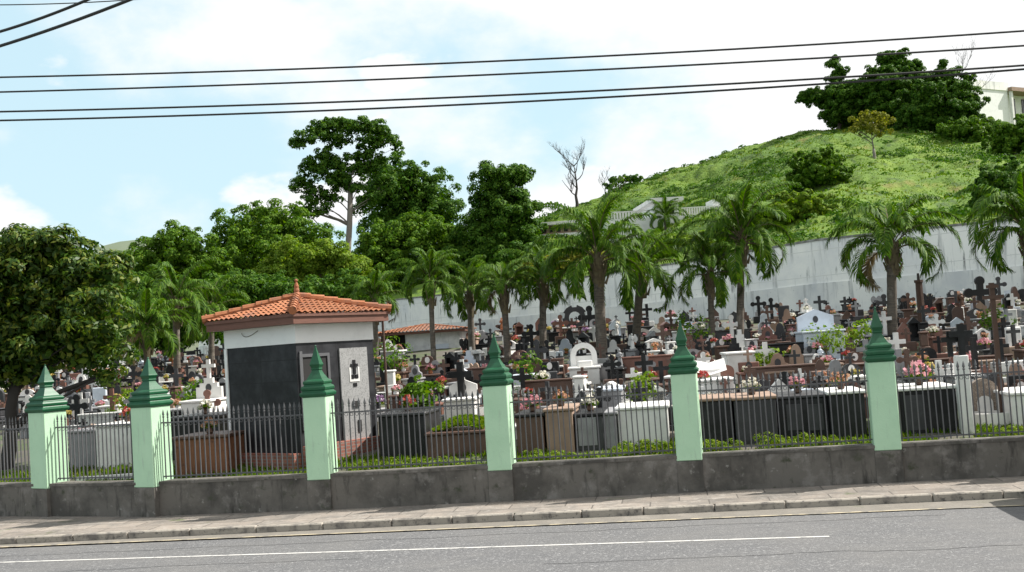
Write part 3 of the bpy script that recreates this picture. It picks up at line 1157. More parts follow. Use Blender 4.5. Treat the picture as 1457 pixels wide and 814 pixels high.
# --- trees behind the graves on the left and centre
G1 = 'trees massed behind the left graves'
TREES = [
    ('leafy_tree', 'rounded bright green tree above the left palms, beside the olive tree', 230, 62, [(215, 375, 42, 34), (262, 358, 42, 36), (290, 385, 40, 40), (235, 410, 60, 36), (190, 392, 34, 34)], 'leaf_mid', 'leafy'),
    ('leafy_tree', 'large dark green domed tree directly behind the orange tomb house roof', 385, 66, [(350, 330, 46, 36), (400, 322, 52, 34), (440, 345, 40, 34), (375, 365, 75, 48), (430, 385, 52, 42), (335, 385, 45, 45)], 'leaf_mid', 'leafy'),
    ('leafy_tree', 'broad dark domed tree right of the tall open-crowned tree', 590, 96, [(570, 262, 44, 38), (605, 285, 46, 42), (560, 305, 52, 48), (625, 315, 34, 36), (595, 330, 62, 38), (545, 270, 30, 34)], 'leaf_dark', 'leafy'),
    ('leafy_tree', 'lighter green tree in front of the broad domed tree, above the fan of palms', 585, 92, [(560, 345, 44, 34), (610, 340, 40, 32), (585, 380, 62, 36), (530, 375, 36, 36), (640, 360, 30, 30)], 'leaf_mid', 'leafy'),
    ('leafy_tree', 'two-tiered dark tree with a rounded upper crown left of the bare tree', 715, 90, [(705, 258, 30, 22), (738, 252, 20, 16), (690, 285, 20, 16), (722, 318, 46, 38), (690, 345, 40, 36), (750, 340, 26, 30), (722, 284, 26, 20), (740, 300, 22, 20), (715, 372, 52, 26)], 'leaf_dark', 'leafy'),
    ('leafy_tree', 'low bright green tree in front of the tall tree with thin pale trunks', 460, 56, [(430, 372, 46, 30), (478, 378, 34, 28), (405, 395, 40, 26), (500, 392, 30, 26)], 'leaf_bright', 'leafy'),
    ('leafy_tree', 'dark shaded tree filling the gap behind the left palms', 130, 58, [(110, 420, 60, 50), (180, 440, 50, 46), (250, 450, 60, 44), (60, 440, 60, 50), (140, 485, 60, 26), (230, 482, 60, 26), (305, 470, 40, 26)], 'leaf_dark', 'leafy'),
    ('leafy_tree', 'dark shaded tree behind the trunk of the olive tree at the far left', -10, 58, [(0, 430, 70, 50), (-60, 440, 60, 50), (40, 485, 55, 32), (-40, 490, 60, 30)], 'leaf_dark', 'leafy'),
    ('leafy_tree', 'dark bushy tree low behind the orange tile roof', 330, 52, [(330, 425, 50, 32), (385, 420, 50, 30), (285, 430, 40, 34), (450, 425, 50, 28), (510, 420, 40, 30)], 'leaf_dark', 'leafy'),
    ('leafy_tree', 'dark bushy tree behind the palms between the tomb house and the white wall', 560, 91, [(540, 412, 46, 26), (500, 405, 36, 30), (600, 410, 36, 20), (650, 385, 36, 34)], 'leaf_dark', 'leafy'),
]
for nm, lb, px_, D_, el, lm, _k in TREES:
    tree(nm, lb, gbase(px_, D_) if D_ < 80 else Vector((*at(px_, 400, D_).xy, 5.0)), D_, el, MT[lm], leaf=.165*D_/62, sub_px=10, n_sub=int(44*len(el)), per_sub=150, trunk_r=.28, group=G1, fill=.28)
# tall tree with an open crown
D_ = 72
tree('tall_tree', 'tallest tree, open flat-topped crown with pale limbs against the sky', gbase(493, D_), D_,
     [(426, 206, 13, 9), (444, 194, 20, 12), (470, 185, 24, 14), (500, 181, 26, 13), (528, 187, 24, 13), (548, 201, 18, 12), (562, 212, 8, 5), (478, 201, 20, 8), (522, 206, 18, 8),
      (450, 238, 20, 15), (472, 252, 22, 16), (498, 242, 22, 12), (524, 240, 16, 10), (434, 264, 16, 16), (446, 284, 18, 14), (474, 280, 15, 11), (440, 302, 12, 9), (548, 262, 14, 16), (462, 220, 13, 7), (508, 222, 14, 6), (540, 226, 11, 8), (505, 268, 12, 8), (530, 285, 12, 10), (462, 300, 11, 8), (485, 262, 14, 10), (520, 222, 14, 8), (475, 232, 14, 9)], MT['leaf_dark'],
     leaf=.19, sub_px=6.5, n_sub=560, per_sub=56, bark='bark_pale', trunk_r=.21, fork=(499, 262), fill=.08, limb_r=.55, twigs=2)

# bare tree
def bare(name, label, base, top_h, r0, seed, group=None):
    r_ = random.Random(seed)
    root = thing(name, label, 'tree', base, 0, group)
    tr, br = MB(), MB()
    pts = [Vector((0, 0, -.3))]
    for i in range(1, 8):
        pts.append(Vector((r_.uniform(-.03, .03)*top_h*.6, r_.uniform(-.03, .03)*top_h, top_h*i/7.5)))
    tr.tube(pts, [r0*(1-.85*i/7) for i in range(8)], 7)

    def branch(p, d, ln, r, lev):
        n = 4
        q = [p]
        for i in range(n):
            d = (d+Vector((r_.uniform(-.3, .3), r_.uniform(-.3, .3), r_.uniform(-.05, .35)))).normalized()
            q.append(q[-1]+d*ln/n)
        br.tube(q, [r*(1-.7*i/n) for i in range(n+1)], 5)
        if lev > 0:
            for j in range(4):
                a = q[r_.randint(1, n)]
                branch(a, (d+Vector((r_.uniform(-1, 1), r_.uniform(-1, 1), r_.uniform(-.1, .8)))).normalized(), ln*.55, r*.5, lev-1)
    for i in range(3, 8):
        for sgn in (-1, 1):
            if r_.random() < .85:
                branch(pts[i], Vector((sgn*r_.uniform(.5, 1), r_.uniform(-.5, .5), r_.uniform(.4, 1))).normalized(), top_h*.36*r_.uniform(.6, 1.2), r0*.28, 3)
    tr.build('trunk', MT['bark_dark'], root, smooth=True)
    br.build('branches', MT['bark_dark'], root)
    return root


bb = hill_at(822, 300)
bare('bare_tree', 'leafless black tree standing against the sky above the large palm', Vector((bb.x, bb.y, bb.z-1.0)), (at(818, 203, bb.y).z-bb.z+1.0)*.74, .21, 4)
bb2 = hill_at(862, 280)
bare('bare_sapling', 'thin leafless sapling on the hill slope right of the bare black tree', Vector((bb2.x, bb2.y, bb2.z-.3)), at(862, 248, bb2.y).z-bb2.z, .08, 9)

# trees and bushes on the hill
G2 = 'trees along the top of the hill'


def hill_tree(name, label, px, py, ells, lm, sub=5.5, nper=60, leaf=.24, bark='bark', fork=None, tr=.2, group=None, cat='tree', fill=.3, dz=.4, per=100, twigs=0, D=None):
    p = hill_at(px, py)
    p.z -= dz
    return tree(name, label, p, p.y, ells, MT[lm], leaf=leaf, sub_px=sub, n_sub=int(nper*len(ells)), per_sub=per, bark=bark, trunk_r=tr, fork=fork, group=group, cat=cat, fill=fill, twigs=twigs, rag=1.32)


hill_tree('hilltop_tree', 'leftmost tree on the hilltop, ragged dark crown with one high tuft', 1195, 182,
          [(1186, 92, 6, 5), (1194, 103, 8, 6), (1187, 114, 7, 5), (1197, 124, 8, 7), (1175, 138, 24, 12), (1205, 150, 30, 26), (1150, 142, 12, 6), (1215, 168, 30, 14), (1186, 88, 5, 6), (1143, 136, 6, 4), (1222, 128, 12, 10)], 'leaf_dark', group=G2)
hill_tree('hilltop_tree', 'tallest tree on the hilltop with broken dark crown reaching the cables', 1275, 186,
          [(1272, 92, 20, 18), (1292, 100, 14, 12), (1260, 118, 28, 20), (1290, 130, 30, 22), (1270, 155, 44, 26), (1240, 125, 20, 22), (1300, 160, 36, 22), (1262, 82, 7, 6), (1283, 76, 7, 5), (1306, 92, 8, 6), (1245, 108, 8, 7), (1310, 112, 12, 9)], 'leaf_dark', group=G2)
hill_tree('hilltop_tree', 'bushy dark tree with bare twigs right of the tallest hilltop tree', 1345, 195,
          [(1345, 112, 14, 14), (1325, 140, 26, 24), (1355, 135, 22, 20), (1340, 165, 40, 28), (1375, 150, 20, 22), (1310, 170, 26, 20), (1342, 92, 6, 6), (1358, 104, 7, 5), (1330, 120, 10, 7), (1378, 112, 8, 5)], 'leaf_dark', group=G2)
hill_tree('hilltop_tree', 'green leafy tree in front of the white hilltop house', 1390, 205,
          [(1382, 184, 28, 15), (1362, 190, 22, 16), (1412, 182, 18, 12), (1402, 198, 34, 14)], 'leaf_mid', group=G2)
hill_tree('hilltop_tree', 'green tree at the right edge below the white hilltop house', 1445, 225,
          [(1440, 192, 24, 16), (1462, 180, 20, 14), (1435, 208, 28, 18), (1470, 200, 30, 26)], 'leaf_mid', group=G2)
bt = hill_at(1388, 190)
bare('bare_hilltop_tree', 'leafless twiggy tree poking above the hilltop trees beside the white house', Vector((bt.x, bt.y+3, bt.z-.3)), at(1385, 88, bt.y).z-bt.z, .16, 21)
hill_tree('small_tree', 'small yellowish tree with forked trunk alone on the grassy slope', 1243, 226,
          [(1224, 172, 13, 8), (1250, 171, 15, 9), (1214, 186, 9, 6), (1240, 188, 12, 7), (1259, 184, 8, 7), (1236, 163, 9, 5), (1232, 180, 12, 7)], 'leaf_yellow', sub=4.5, nper=14, leaf=.2, fork=(1243, 212), tr=.15, fill=.06, per=40, bark='bark_pale', twigs=2)
G3 = 'bushes on the hill slope'
hill_tree('bush', 'round dark bush on the slope left of the small yellowish tree', 1165, 268, [(1165, 243, 34, 24), (1150, 255, 24, 16), (1185, 252, 24, 18)], 'leaf_mid', group=G3, cat='bush', leaf=.24, tr=.08)
hill_tree('bush', 'bright bushy thicket just above the white wall between two palms', 1150, 318, [(1140, 296, 36, 22), (1170, 312, 32, 22), (1115, 305, 26, 24), (1150, 328, 40, 14), (1185, 330, 24, 14)], 'leaf_bright', group=G3, cat='bush', leaf=.21, tr=.08)
hill_tree('bush', 'dark bush with a thin spike on the slope at the right edge', 1415, 298, [(1415, 275, 28, 26), (1435, 258, 22, 26), (1405, 292, 20, 12)], 'leaf_dark', group=G3, cat='bush', leaf=.22, tr=.08)
hill_tree('bush', 'bushy green mass on the bank behind the large palm', 1075, 335, [(1070, 318, 34, 18), (1040, 330, 30, 16), (1095, 330, 24, 16)], 'leaf_mid', group=G3, cat='bush', leaf=.21, tr=.08)
hill_tree('bush', 'yellow green scrub just above the white wall left of the large palm', 800, 388, [(815, 372, 30, 16), (780, 385, 30, 14), (845, 380, 30, 16)], 'leaf_yellow', group=G3, cat='bush', leaf=.20, tr=.06)
hill_tree('bush', 'leafy scrub above the white wall between the palms', 965, 360, [(950, 348, 32, 14), (985, 350, 30, 14), (915, 368, 30, 14)], 'leaf_bright', group=G3, cat='bush', leaf=.20, tr=.06)
hill_tree('umbrella_tree', 'pair-crowned umbrella tree small on the left skyline of the hill', 882, 275, [(876, 258, 10, 5), (900, 256, 11, 5), (866, 266, 6, 4)], 'leaf_dark', sub=3.5, nper=16, leaf=.3, tr=.12, per=30, fork=(882, 268), fill=.1)

# scrubby tussocks over the slope, uncountable
cl = []
for i in range(3000):
    u_ = rnd.uniform(.0, .56) if i % 3 else rnd.uniform(.0, .27)
    q_ = rnd.random()**.8*1.01
    p = hill_pt(u_, q_)
    dens = mnoise.noise(Vector((p.x*.09, p.y*.05, 7)))
    if dens < .06 and rnd.random() < .85:
        continue
    n_ = rnd.randint(26, 50)
    rr = rnd.uniform(.2, .5)+.6*max(0, dens)
    e = sphere_dirs(n_)
    e[:, 2] = np.abs(e[:, 2])
    pos = np.array(p)+e*rr*np.array([1, 1, .55])
    l_ = rng.uniform(.12, .26, size=n_)
    cl.append(leaf_quads(pos, e+rng.normal(size=(n_, 3))*.4, l_, l_*.6))
o = link('scrub', quads_mesh('scrub', np.concatenate(cl), MT['leaf_dark']))
tag(o, 'low scrub and tussocks spread over the grassy hill', 'scrub', kind='stuff')
cl = []
n_ = 52000
uu = rng.uniform(0, .56, n_)
qq = rng.random(n_)**.8
pos = np.array([tuple(hill_pt(float(a), float(b))) for a, b in zip(uu, qq)])
nr = rng.normal(size=(n_, 3))*np.array([1, 1, .25])
l_ = rng.uniform(.08, .20, size=n_)*(1+np.array([.8*mnoise.noise(Vector((float(a)*.25, float(b)*.15, 2))) for a, b in pos[:, :2]]))
V = leaf_quads(pos+np.array([0, 0, .04]), nr, l_, l_*.5, droop=-1.5)
o = link('hill_grass', quads_mesh('hill_grass', V, MT['grass']))
tag(o, 'grass covering the steep hill slope', 'grass', kind='stuff')

# ------------------------------------------------------------------ palms
def frond_quads(length, rise, droop, nl=46, leaf_l=.62, rs=None):
    """one feather frond in the x-z plane starting at the origin; returns quads and rachis points"""
    r_ = rs or rng
    pts = []
    p = np.zeros(3)
    ang = rise
    n = 14
    for i in range(n+1):
        pts.append(p.copy())
        k = i/n
        ang2 = rise-droop*k**1.5
        p = p+np.array([math.cos(ang2), 0, math.sin(ang2)])*length/n
    pts = np.array(pts)
    q = []
    for i in range(nl):
        k = .16+.84*(i+.5)/nl
        f = k*n
        a = int(min(n-1, f))
        base = pts[a]+(pts[a+1]-pts[a])*(f-a)
        tan = pts[a+1]-pts[a]
        tan /= np.linalg.norm(tan)
        ll = leaf_l*(.45+.75*math.sin(math.pi*min(1, k*.85+.1)))*r_.uniform(.85, 1.1)
        for sgn in (-1, 1):
            up = r_.uniform(-.1, .55)
            side = np.array([0, sgn, 0])
            nrm = np.cross(tan, np.array([0, 1, 0]))
            nrm = -nrm if nrm[2] < 0 else nrm
            d = tan*r_.uniform(.6, .85)+side*.65+nrm*up*.7
            d /= np.linalg.norm(d)
            m1 = base+d*ll*.5
            d2 = d+np.array([0, 0, -1])*r_.uniform(.8, 2.0)
            d2 /= np.linalg.norm(d2)
            m2 = m1+d2*ll*.55
            wv = np.cross(d, nrm)
            wv /= np.linalg.norm(wv)
            wv = wv*.0215+tan*.007
            q.append([base-wv*.6, base+wv*.6, m1+wv, m1-wv])
            q.append([m1-wv, m1+wv, m2+wv*.25, m2-wv*.25])
    return np.array(q), pts


def make_palm_crown(seed, nf, length, spread_lo, spread_hi, leaf_l, droop0):
    r_ = np.random.default_rng(seed)
    Q, MI = [], []
    st_ = MB()
    for i in range(nf):
        k = (i+.5)/nf
        az = i*2.39996+r_.uniform(-.25, .25)
        rise = spread_hi+(spread_lo-spread_hi)*k**1.15+r_.uniform(-.12, .12)
        dr = droop0*(.58+.95*k)+r_.uniform(-.2, .25)
        ln = length*r_.uniform(.85, 1.08)*(1-.12*k)
        q, pts = frond_quads(ln, rise, dr, 72, leaf_l, r_)
        ca, sa = math.cos(az), math.sin(az)
        rot = np.array([[ca, -sa, 0], [sa, ca, 0], [0, 0, 1]])
        Q.append(q @ rot.T+np.array([0, 0, -.25*k]))
        MI.append(np.full(len(q), 1 if (k > .93 and r_.random() < .5) else 0))
        pp_ = pts @ rot.T+np.array([0, 0, -.25*k])
        st_.tube([Vector(p) for p in pp_[::2]], [.030*(1-.8*j/7) for j in range(8)], 4)
    V = np.concatenate(Q)
    me = quads_mesh('fronds', V, [MT['palm_leaf'], MT['palm_dry']], np.concatenate(MI))
    return me, st_.mesh('frond_stalks', MT['palm_boot'])


PC = [make_palm_crown(1, 25, 2.9, .10, 1.45, .44, 2.0), make_palm_crown(2, 20, 2.8, .25, 1.36, .46, 2.3), make_palm_crown(3, 19, 2.7, .0, 1.40, .44, 2.2),
      make_palm_crown(4, 21, 2.8, .2, 1.45, .44, 2.1)]


def palm(label, px, py, D, scale, var, tr=.17, rot=0, base_px=None, lean=0, boot=True):
    c = at(px, py, D)
    b = at(base_px if base_px is not None else px, 500, D)
    b.z = zt(b.x, b.y)
    root = thing('palm_tree', label, 'palm', b, 0, 'feather palms among the graves')
    h = c-b
    tk = MB()
    pts = [Vector((0, 0, -.2)), h*.25+Vector((lean, 0, 0)), h*.5+Vector((lean*1.3, 0, 0)), h*.75+Vector((lean*.8, 0, 0)), h-Vector((0, 0, .25))]
    n = 14
    pp_ = []
    for i in range(n+1):
        f = i/n*4
        a = min(3, int(f))
        pp_.append(pts[a].lerp(pts[a+1], f-a))
    tk.tube(pp_, [tr*.86*(1.25 if i == 0 else 1.08-.2*i/n)*(1+.05*(i % 2)) for i in range(n+1)], 10)
    tk.build('trunk', MT['palm_bark'], root, smooth=True)
    if boot:
        bt_ = MB()
        bt_.ring([(tr*.8, -.95), (tr*1.0, -.7), (tr*1.1, -.4), (tr*.85, -.05), (.03, .25)], 10, tuple(h))
        for j in range(12):
            a = j*2.4
            zz = -.85+j*.06
            bt_.tube([h+Vector((math.cos(a)*tr, math.sin(a)*tr, zz)), h+Vector((math.cos(a)*tr*1.7, math.sin(a)*tr*1.7, zz+.28))], [.05, .02], 5)
        bt_.build('frond_bases', MT['palm_boot'], root)
    o = link('crown', PC[var][0], root)
    o.location = h
    o.rotation_euler = (0, 0, rot)
    o.scale = (scale,)*3
    o2 = link('frond_stalks', PC[var][1], root)
    o2.location = h
    o2.rotation_euler = (0, 0, rot)
    o2.scale = (scale,)*3
    return root


palm('largest palm in the middle, thick trunk and high upright fronds below the bare tree', 850, 366, 35, .95, 0, .19, .3, 856)
palm('drooping palm just right of the largest palm, trunk partly hidden by fronds', 912, 385, 38, .86, 2, .16, 1.2, 904)
palm('short drooping palm left of the largest palm, before the white wall', 772, 395, 37, .64, 2, .13, 2.2, 772)
palm('slim dark trunked palm above the middle mint pillar', 716, 408, 36, .59, 1, .12, .9, 722)
palm('palm with pale fruit stalk between the chapel roof and the dark two-tiered tree', 668, 412, 38, .63, 2, .125, 3.0, 671)
palm('fresh green palm with slim trunk in front of the chapel door', 612, 398, 36, .57, 3, .095, 4.0, 616)
palm('low palm fronds just behind the right corner of the orange tile roof', 533, 425, 40, .62, 1, .13, 5.1, 533)
palm('tall pale trunked palm with wide crown in front of the bushy thicket', 1055, 338, 36, .95, 3, .135, 2.6, 1053)
palm('smaller dark trunked palm close left of the tall pale trunked palm', 1010, 385, 36, .72, 2, .115, 1.9, 1014)
palm('wide symmetrical palm with thick dark trunk on the right, before the white wall', 1268, 348, 34, .95, 1, .175, .55, 1271)
palm('drooping palm cut by the right edge of the picture', 1462, 325, 33, 1.0, 1, .18, 4.4, 1470)
palm('dark palm with hanging fronds left of the tomb house', 250, 432, 42, .95, 2, .15, .2, 250)
palm('low spreading palm behind the second pillar from the left', 208, 470, 38, .80, 1, .14, 2.9, 208)
palm('shaded palm close to the left eave of the tomb house', 300, 440, 46, .85, 2, .14, 1.5, 300)
yp = hill_at(948, 330)
root = thing('young_palm', 'young stemless palm on the grassy bank above the white wall', 'palm', (yp.x, yp.y, yp.z-.1), 0)
o = link('crown', PC[3][0], root)
o.scale = (.62*yp.y/36*.55,)*3
o.location = (0, 0, 1.2)
MB().ring([(.12, -.2), (.10, 1.2)], 8).build('trunk', MT['palm_bark'], root)

# ------------------------------------------------------------------ buildings on the hill
def hill_block(name, label, px0, px1, py_top, py_base, yaw, depth, dD=0):
    p0, p1 = hill_at(px0, py_base), hill_at(px1, py_base)
    Y = (p0.y+p1.y)/2+dD
    a, b = at(px0, py_base, Y), at(px1, py_base, Y)
    w_ = (b-a).length
    h_ = at((px0+px1)/2, py_top, Y).z-(a.z+b.z)/2
    t = thing(name, label, 'building', ((a.x+b.x)/2, Y, (a.z+b.z)/2-1.5), yaw)
    return t, w_, h_+1.5


t_, w_, h_ = hill_block('hillside_building', 'long low white building on the hill slope behind the palms', 862, 1030, 297, 328, R(6), 6)
MB().box(-w_/2, w_/2, 0, 6, 0, h_-.55).build('wall', MT['stucco'], t_)
MB().box(-w_*.08, w_*.13, -.1, 5, h_-.547, h_+.45).build('upper_room', MT['stucco'], t_)
MB().box(-w_*.12, w_*.16, -.7, 5.4, h_+.453, h_+.72).build('roof_slab', MT['white'], t_)
MB().box(w_*.02, w_*.09, -.13, -.102, h_-.4, h_+.3).build('window', MT['void'], t_)
rl = MB()
for k in range(16):
    x_ = w_*.16+k*(w_*.34)/16
    rl.box(x_, x_+.10, -.02, .08, h_-.547, h_-.05)
rl.box(w_*.16, w_*.5, -.02, .08, h_-.05, h_+.02)
rl.build('parapet_rail', MT['white'], t_)
MB().box(w_*.44, w_*.5, .1, 2, h_-.547, h_+.5).build('end_room', MT['stucco'], t_)
rl = MB()
for k in range(12):
    x_ = -w_*.48+k*(w_*.3)/12
    rl.box(x_, x_+.12, -.02, .08, h_-.547, h_-.1)
rl.box(-w_*.48, -w_*.12, -.02, .08, h_-.1, h_-.02)
rl.build('balustrade', MT['white'], t_)
t_, w_, h_ = hill_block('hillside_house', 'white house with brick openings under a flat roof left of the largest palm', 770, 830, 316, 345, R(-4), 5)
MB().box(-w_/2, w_/2, 0, 5, 0, h_-.9).build('wall', MT['stucco'], t_)
MB().box(-w_/2, w_/2, .3, 5, h_-.897, h_-.2).build('brick_storey', MT['tan'], t_)
for k in range(6):
    x_ = -w_*.45+k*w_*.17
    MB().box(x_, x_+w_*.09, .27, .298, h_-.75, h_-.35).build('window', MT['void'], t_)
MB().box(-w_/2-.4, w_/2+.4, -.4, 5.3, h_-.197, h_+.05).build('roof_slab', MT['white'], t_)

# white house at the top right
Yh = 124
c0 = at(1433, 130, Yh)
t_ = thing('hilltop_house', 'white flat-roofed house with overhanging slab at the top right of the hill', 'house', (c0.x, Yh, at(1433, 185, Yh).z-1), R(30))
hh = at(1433, 118, Yh).z-(at(1433, 185, Yh).z-1)
MB().box(-6, 0, 0, 8, 0, hh-.9).build('wall', MT['stucco'], t_)
MB().box(-6.1, .1, -.1, 8.1, hh-.897, hh).build('parapet', MT['far_wall'], t_)
MB().box(.003, 7, 1.2, 8, 0, hh-1.0).build('recessed_wall', MT['stucco'], t_)
MB().box(.003, 8, -.6, 8.1, hh-.99, hh-.55).build('roof_slab', MT['tan'], t_)
for x_ in (.5, 2.2, 4.0):
    f_ = MB().box(x_, x_+.55, 1.1, 1.197, hh-4.0, hh-1.4).build('window', MT['glass'], t_)
for x_ in (.1, 3.2, 6.4):
    MB().box(x_, x_+.3, -.4, -.1, 0, hh-.993).build('column', MT['white'], t_)

# ------------------------------------------------------------------ graves
ORD = ['zeroth', 'first', 'second', 'third', 'fourth', 'fifth', 'sixth', 'seventh', 'eighth', 'ninth', 'tenth', 'eleventh', 'twelfth', 'thirteenth', 'fourteenth', 'fifteenth',
       'sixteenth', 'seventeenth', 'eighteenth', 'nineteenth', 'twentieth', 'twenty-first', 'twenty-second', 'twenty-third', 'twenty-fourth', 'twenty-fifth', 'twenty-sixth',
       'twenty-seventh', 'twenty-eighth', 'twenty-ninth', 'thirtieth', 'thirty-first', 'thirty-second', 'thirty-third', 'thirty-fourth', 'thirty-fifth', 'thirty-sixth', 'thirty-seventh', 'thirty-eighth', 'thirty-ninth']
for ten_, tn_ in (('fortieth', 'forty'), ('fiftieth', 'fifty'), ('sixtieth', 'sixty')):
    ORD += [ten_]+[f'{tn_}-{q_}' for q_ in ORD[1:10]]


def arc(cx, cz, r, a0, a1, n=8, sz=1.0):
    return [(cx+r*math.cos(a0+(a1-a0)*i/n), cz+r*math.sin(a0+(a1-a0)*i/n)*sz) for i in range(n+1)]


def cross_pts(cx, z0, h, w, th):
    hw, t2 = w/2, th/2
    za = z0+h*.68
    return [(cx-t2, z0), (cx+t2, z0), (cx+t2, za-t2), (cx+hw, za-t2), (cx+hw, za+t2), (cx+t2, za+t2), (cx+t2, z0+h), (cx-t2, z0+h), (cx-t2, za+t2), (cx-hw, za+t2), (cx-hw, za-t2), (cx-t2, za-t2)]


def trefoil(mb, cx, z0, h, w, th, y0, y1):
    mb.prism(cross_pts(cx, z0, h, w, th), y0, y1)
    za = z0+h*.68
    for (a, b) in ((cx-w/2, za), (cx+w/2, za), (cx, z0+h)):
        mb.prism(arc(a, b, th*.78, 0, 2*math.pi*11/12, 11), y0+.003, y1-.003)


def headstone(kind, w, h):
    mb = MB()
    hw = w/2
    if kind == 'rounded':
        mb.prism([(-hw, 0), (hw, 0)]+arc(0, h-hw*.9, hw, 0, math.pi, 10, .9), 0, .12)
    elif kind == 'plain':
        mb.box(-hw, hw, 0, .13, 0, h*.85, bev=.02)
    elif kind == 'stepped':
        mb.prism([(-hw, 0), (hw, 0), (hw, h*.55), (hw*.7, h*.55), (hw*.7, h*.75), (hw*.35, h*.75), (hw*.35, h), (-hw*.35, h), (-hw*.35, h*.75), (-hw*.7, h*.75), (-hw*.7, h*.55), (-hw, h*.55)], 0, .13)
    elif kind == 'gabled':
        mb.prism([(-hw, 0), (hw, 0), (hw, h*.65), (0, h), (-hw, h*.65)], 0, .13)
    elif kind == 'shouldered':
        mb.prism([(-hw, 0), (hw, 0), (hw, h*.5)]+arc(hw, h*.62, hw*.3, -math.pi/2, -math.pi, 4)+arc(0, h*.62, hw*.68, 0, math.pi, 10, h*.38/(hw*.68))+arc(-hw, h*.62, hw*.3, 0, -math.pi/2, 4), 0, .13)
    elif kind == 'arched':
        o_ = [(-hw, 0), (-hw*.55, 0)]+arc(0, h*.5, hw*.55, math.pi, 0, 8)+[(hw*.55, 0), (hw, 0)]+arc(0, h*.52, hw, 0, math.pi, 10, h*.48/hw)
        # built as two legs and an arch so that the opening is real
        mb.box(-hw, -hw*.6, 0, .16, 0, h*.5)
        mb.box(hw*.6, hw, 0, .16, 0, h*.5)
        n = 10
        for i in range(n):
            a, b = math.pi*i/n, math.pi*(i+1)/n
            mb.prism([(hw*.6*math.cos(a), h*.5+hw*.6*math.sin(a)), (hw*math.cos(a), h*.5+hw*math.sin(a)), (hw*math.cos(b), h*.5+hw*math.sin(b)), (hw*.6*math.cos(b), h*.5+hw*.6*math.sin(b))], 0, .16)
        mb.box(-hw*.6, hw*.6, .10, .14, 0, h*.5)
    elif kind == 'heart':
        pts = []
        for i in range(24):
            q = 2*math.pi*i/24-math.pi/2
            x_ = 16*math.sin(q+math.pi/2)**3
            z_ = 13*math.cos(q+math.pi/2)-5*math.cos(2*(q+math.pi/2))-2*math.cos(3*(q+math.pi/2))-math.cos(4*(q+math.pi/2))
            pts.append((-x_/16*hw, h*.55+z_/17*h*.5))
        mb.prism(pts[::-1] if False else pts, 0, .12)
    elif kind == 'pedestal':
        mb.box(-hw*.75, hw*.75, 0, .4, 0, h*.3, bev=.02)
        mb.box(-hw*.6, hw*.6, .05, .35, h*.3+.002, h*.85, bev=.02)
        mb.box(-hw*.75, hw*.75, .0, .4, h*.85+.002, h*.95, bev=.02)
    elif kind == 'shrine':
        mb.box(-hw*.8, -hw*.55, 0, .4, 0, h*.7)
        mb.box(hw*.55, hw*.8, 0, .4, 0, h*.7)
        mb.box(-hw*.55, hw*.55, .33, .4, 0, h*.7)
        mb.prism([(-hw*.95, h*.7), (hw*.95, h*.7), (0, h)], -.05, .45)
    elif kind == 'scroll':
        mb.prism([(-hw, 0), (hw, 0), (hw, h*.35), (hw*.6, h*.5), (hw*.5, h*.9)]+arc(0, h*.85, hw*.42, 0, math.pi, 8)+[(-hw*.5, h*.9), (-hw*.6, h*.5), (-hw, h*.35)], 0, .13)
    elif kind == 'book':
        mb.add([(-hw, 0, h*.25), (0, -.03, h*.1), (0, .35, h*.55), (-hw, .38, h*.7), (hw, 0, h*.25), (hw, .38, h*.7)], [(0, 1, 2, 3), (1, 4, 5, 2)])
        mb.box(-hw*.6, hw*.6, .05, .3, 0, h*.3)
    return mb


KINDS = ['rounded', 'plain', 'stepped', 'gabled', 'shouldered', 'arched', 'heart', 'pedestal', 'shrine', 'scroll']
KDESC = {'rounded': 'round-topped headstone', 'plain': 'plain square headstone', 'stepped': 'stepped headstone', 'gabled': 'gabled headstone', 'shouldered': 'curved-shoulder headstone',
         'arched': 'open arch headstone', 'heart': 'heart-shaped headstone', 'pedestal': 'pedestal', 'shrine': 'small roofed shrine', 'scroll': 'scrolled headstone', 'none': 'flat top'}
STONES = ['black_g', 'brown_g', 'red_g', 'grey_g', 'white', 'dark_g', 'pale', 'tan']
SDESC = {'black_g': 'black granite', 'brown_g': 'brown granite', 'red_g': 'reddish granite', 'grey_g': 'grey stone', 'white': 'white', 'dark_g': 'charcoal', 'pale': 'pale blue-grey', 'tan': 'tan stone'}
CACHE = {}


def cached(key, fn):
    if key not in CACHE:
        CACHE[key] = fn()
    return CACHE[key]


def vault_me(w, l, h, m_):
    return cached(('v', w, l, h, m_), lambda: MB().box(-w/2, w/2, -l, 0, -.3, h, bev=.012).mesh('vault', MT[m_]))


def slab_me(w, l, m_):
    return cached(('s', w, l, m_), lambda: MB().box(-w/2-.04, w/2+.04, -l-.04, .02, 0, .06, bev=.014).mesh('slab', MT[m_]))


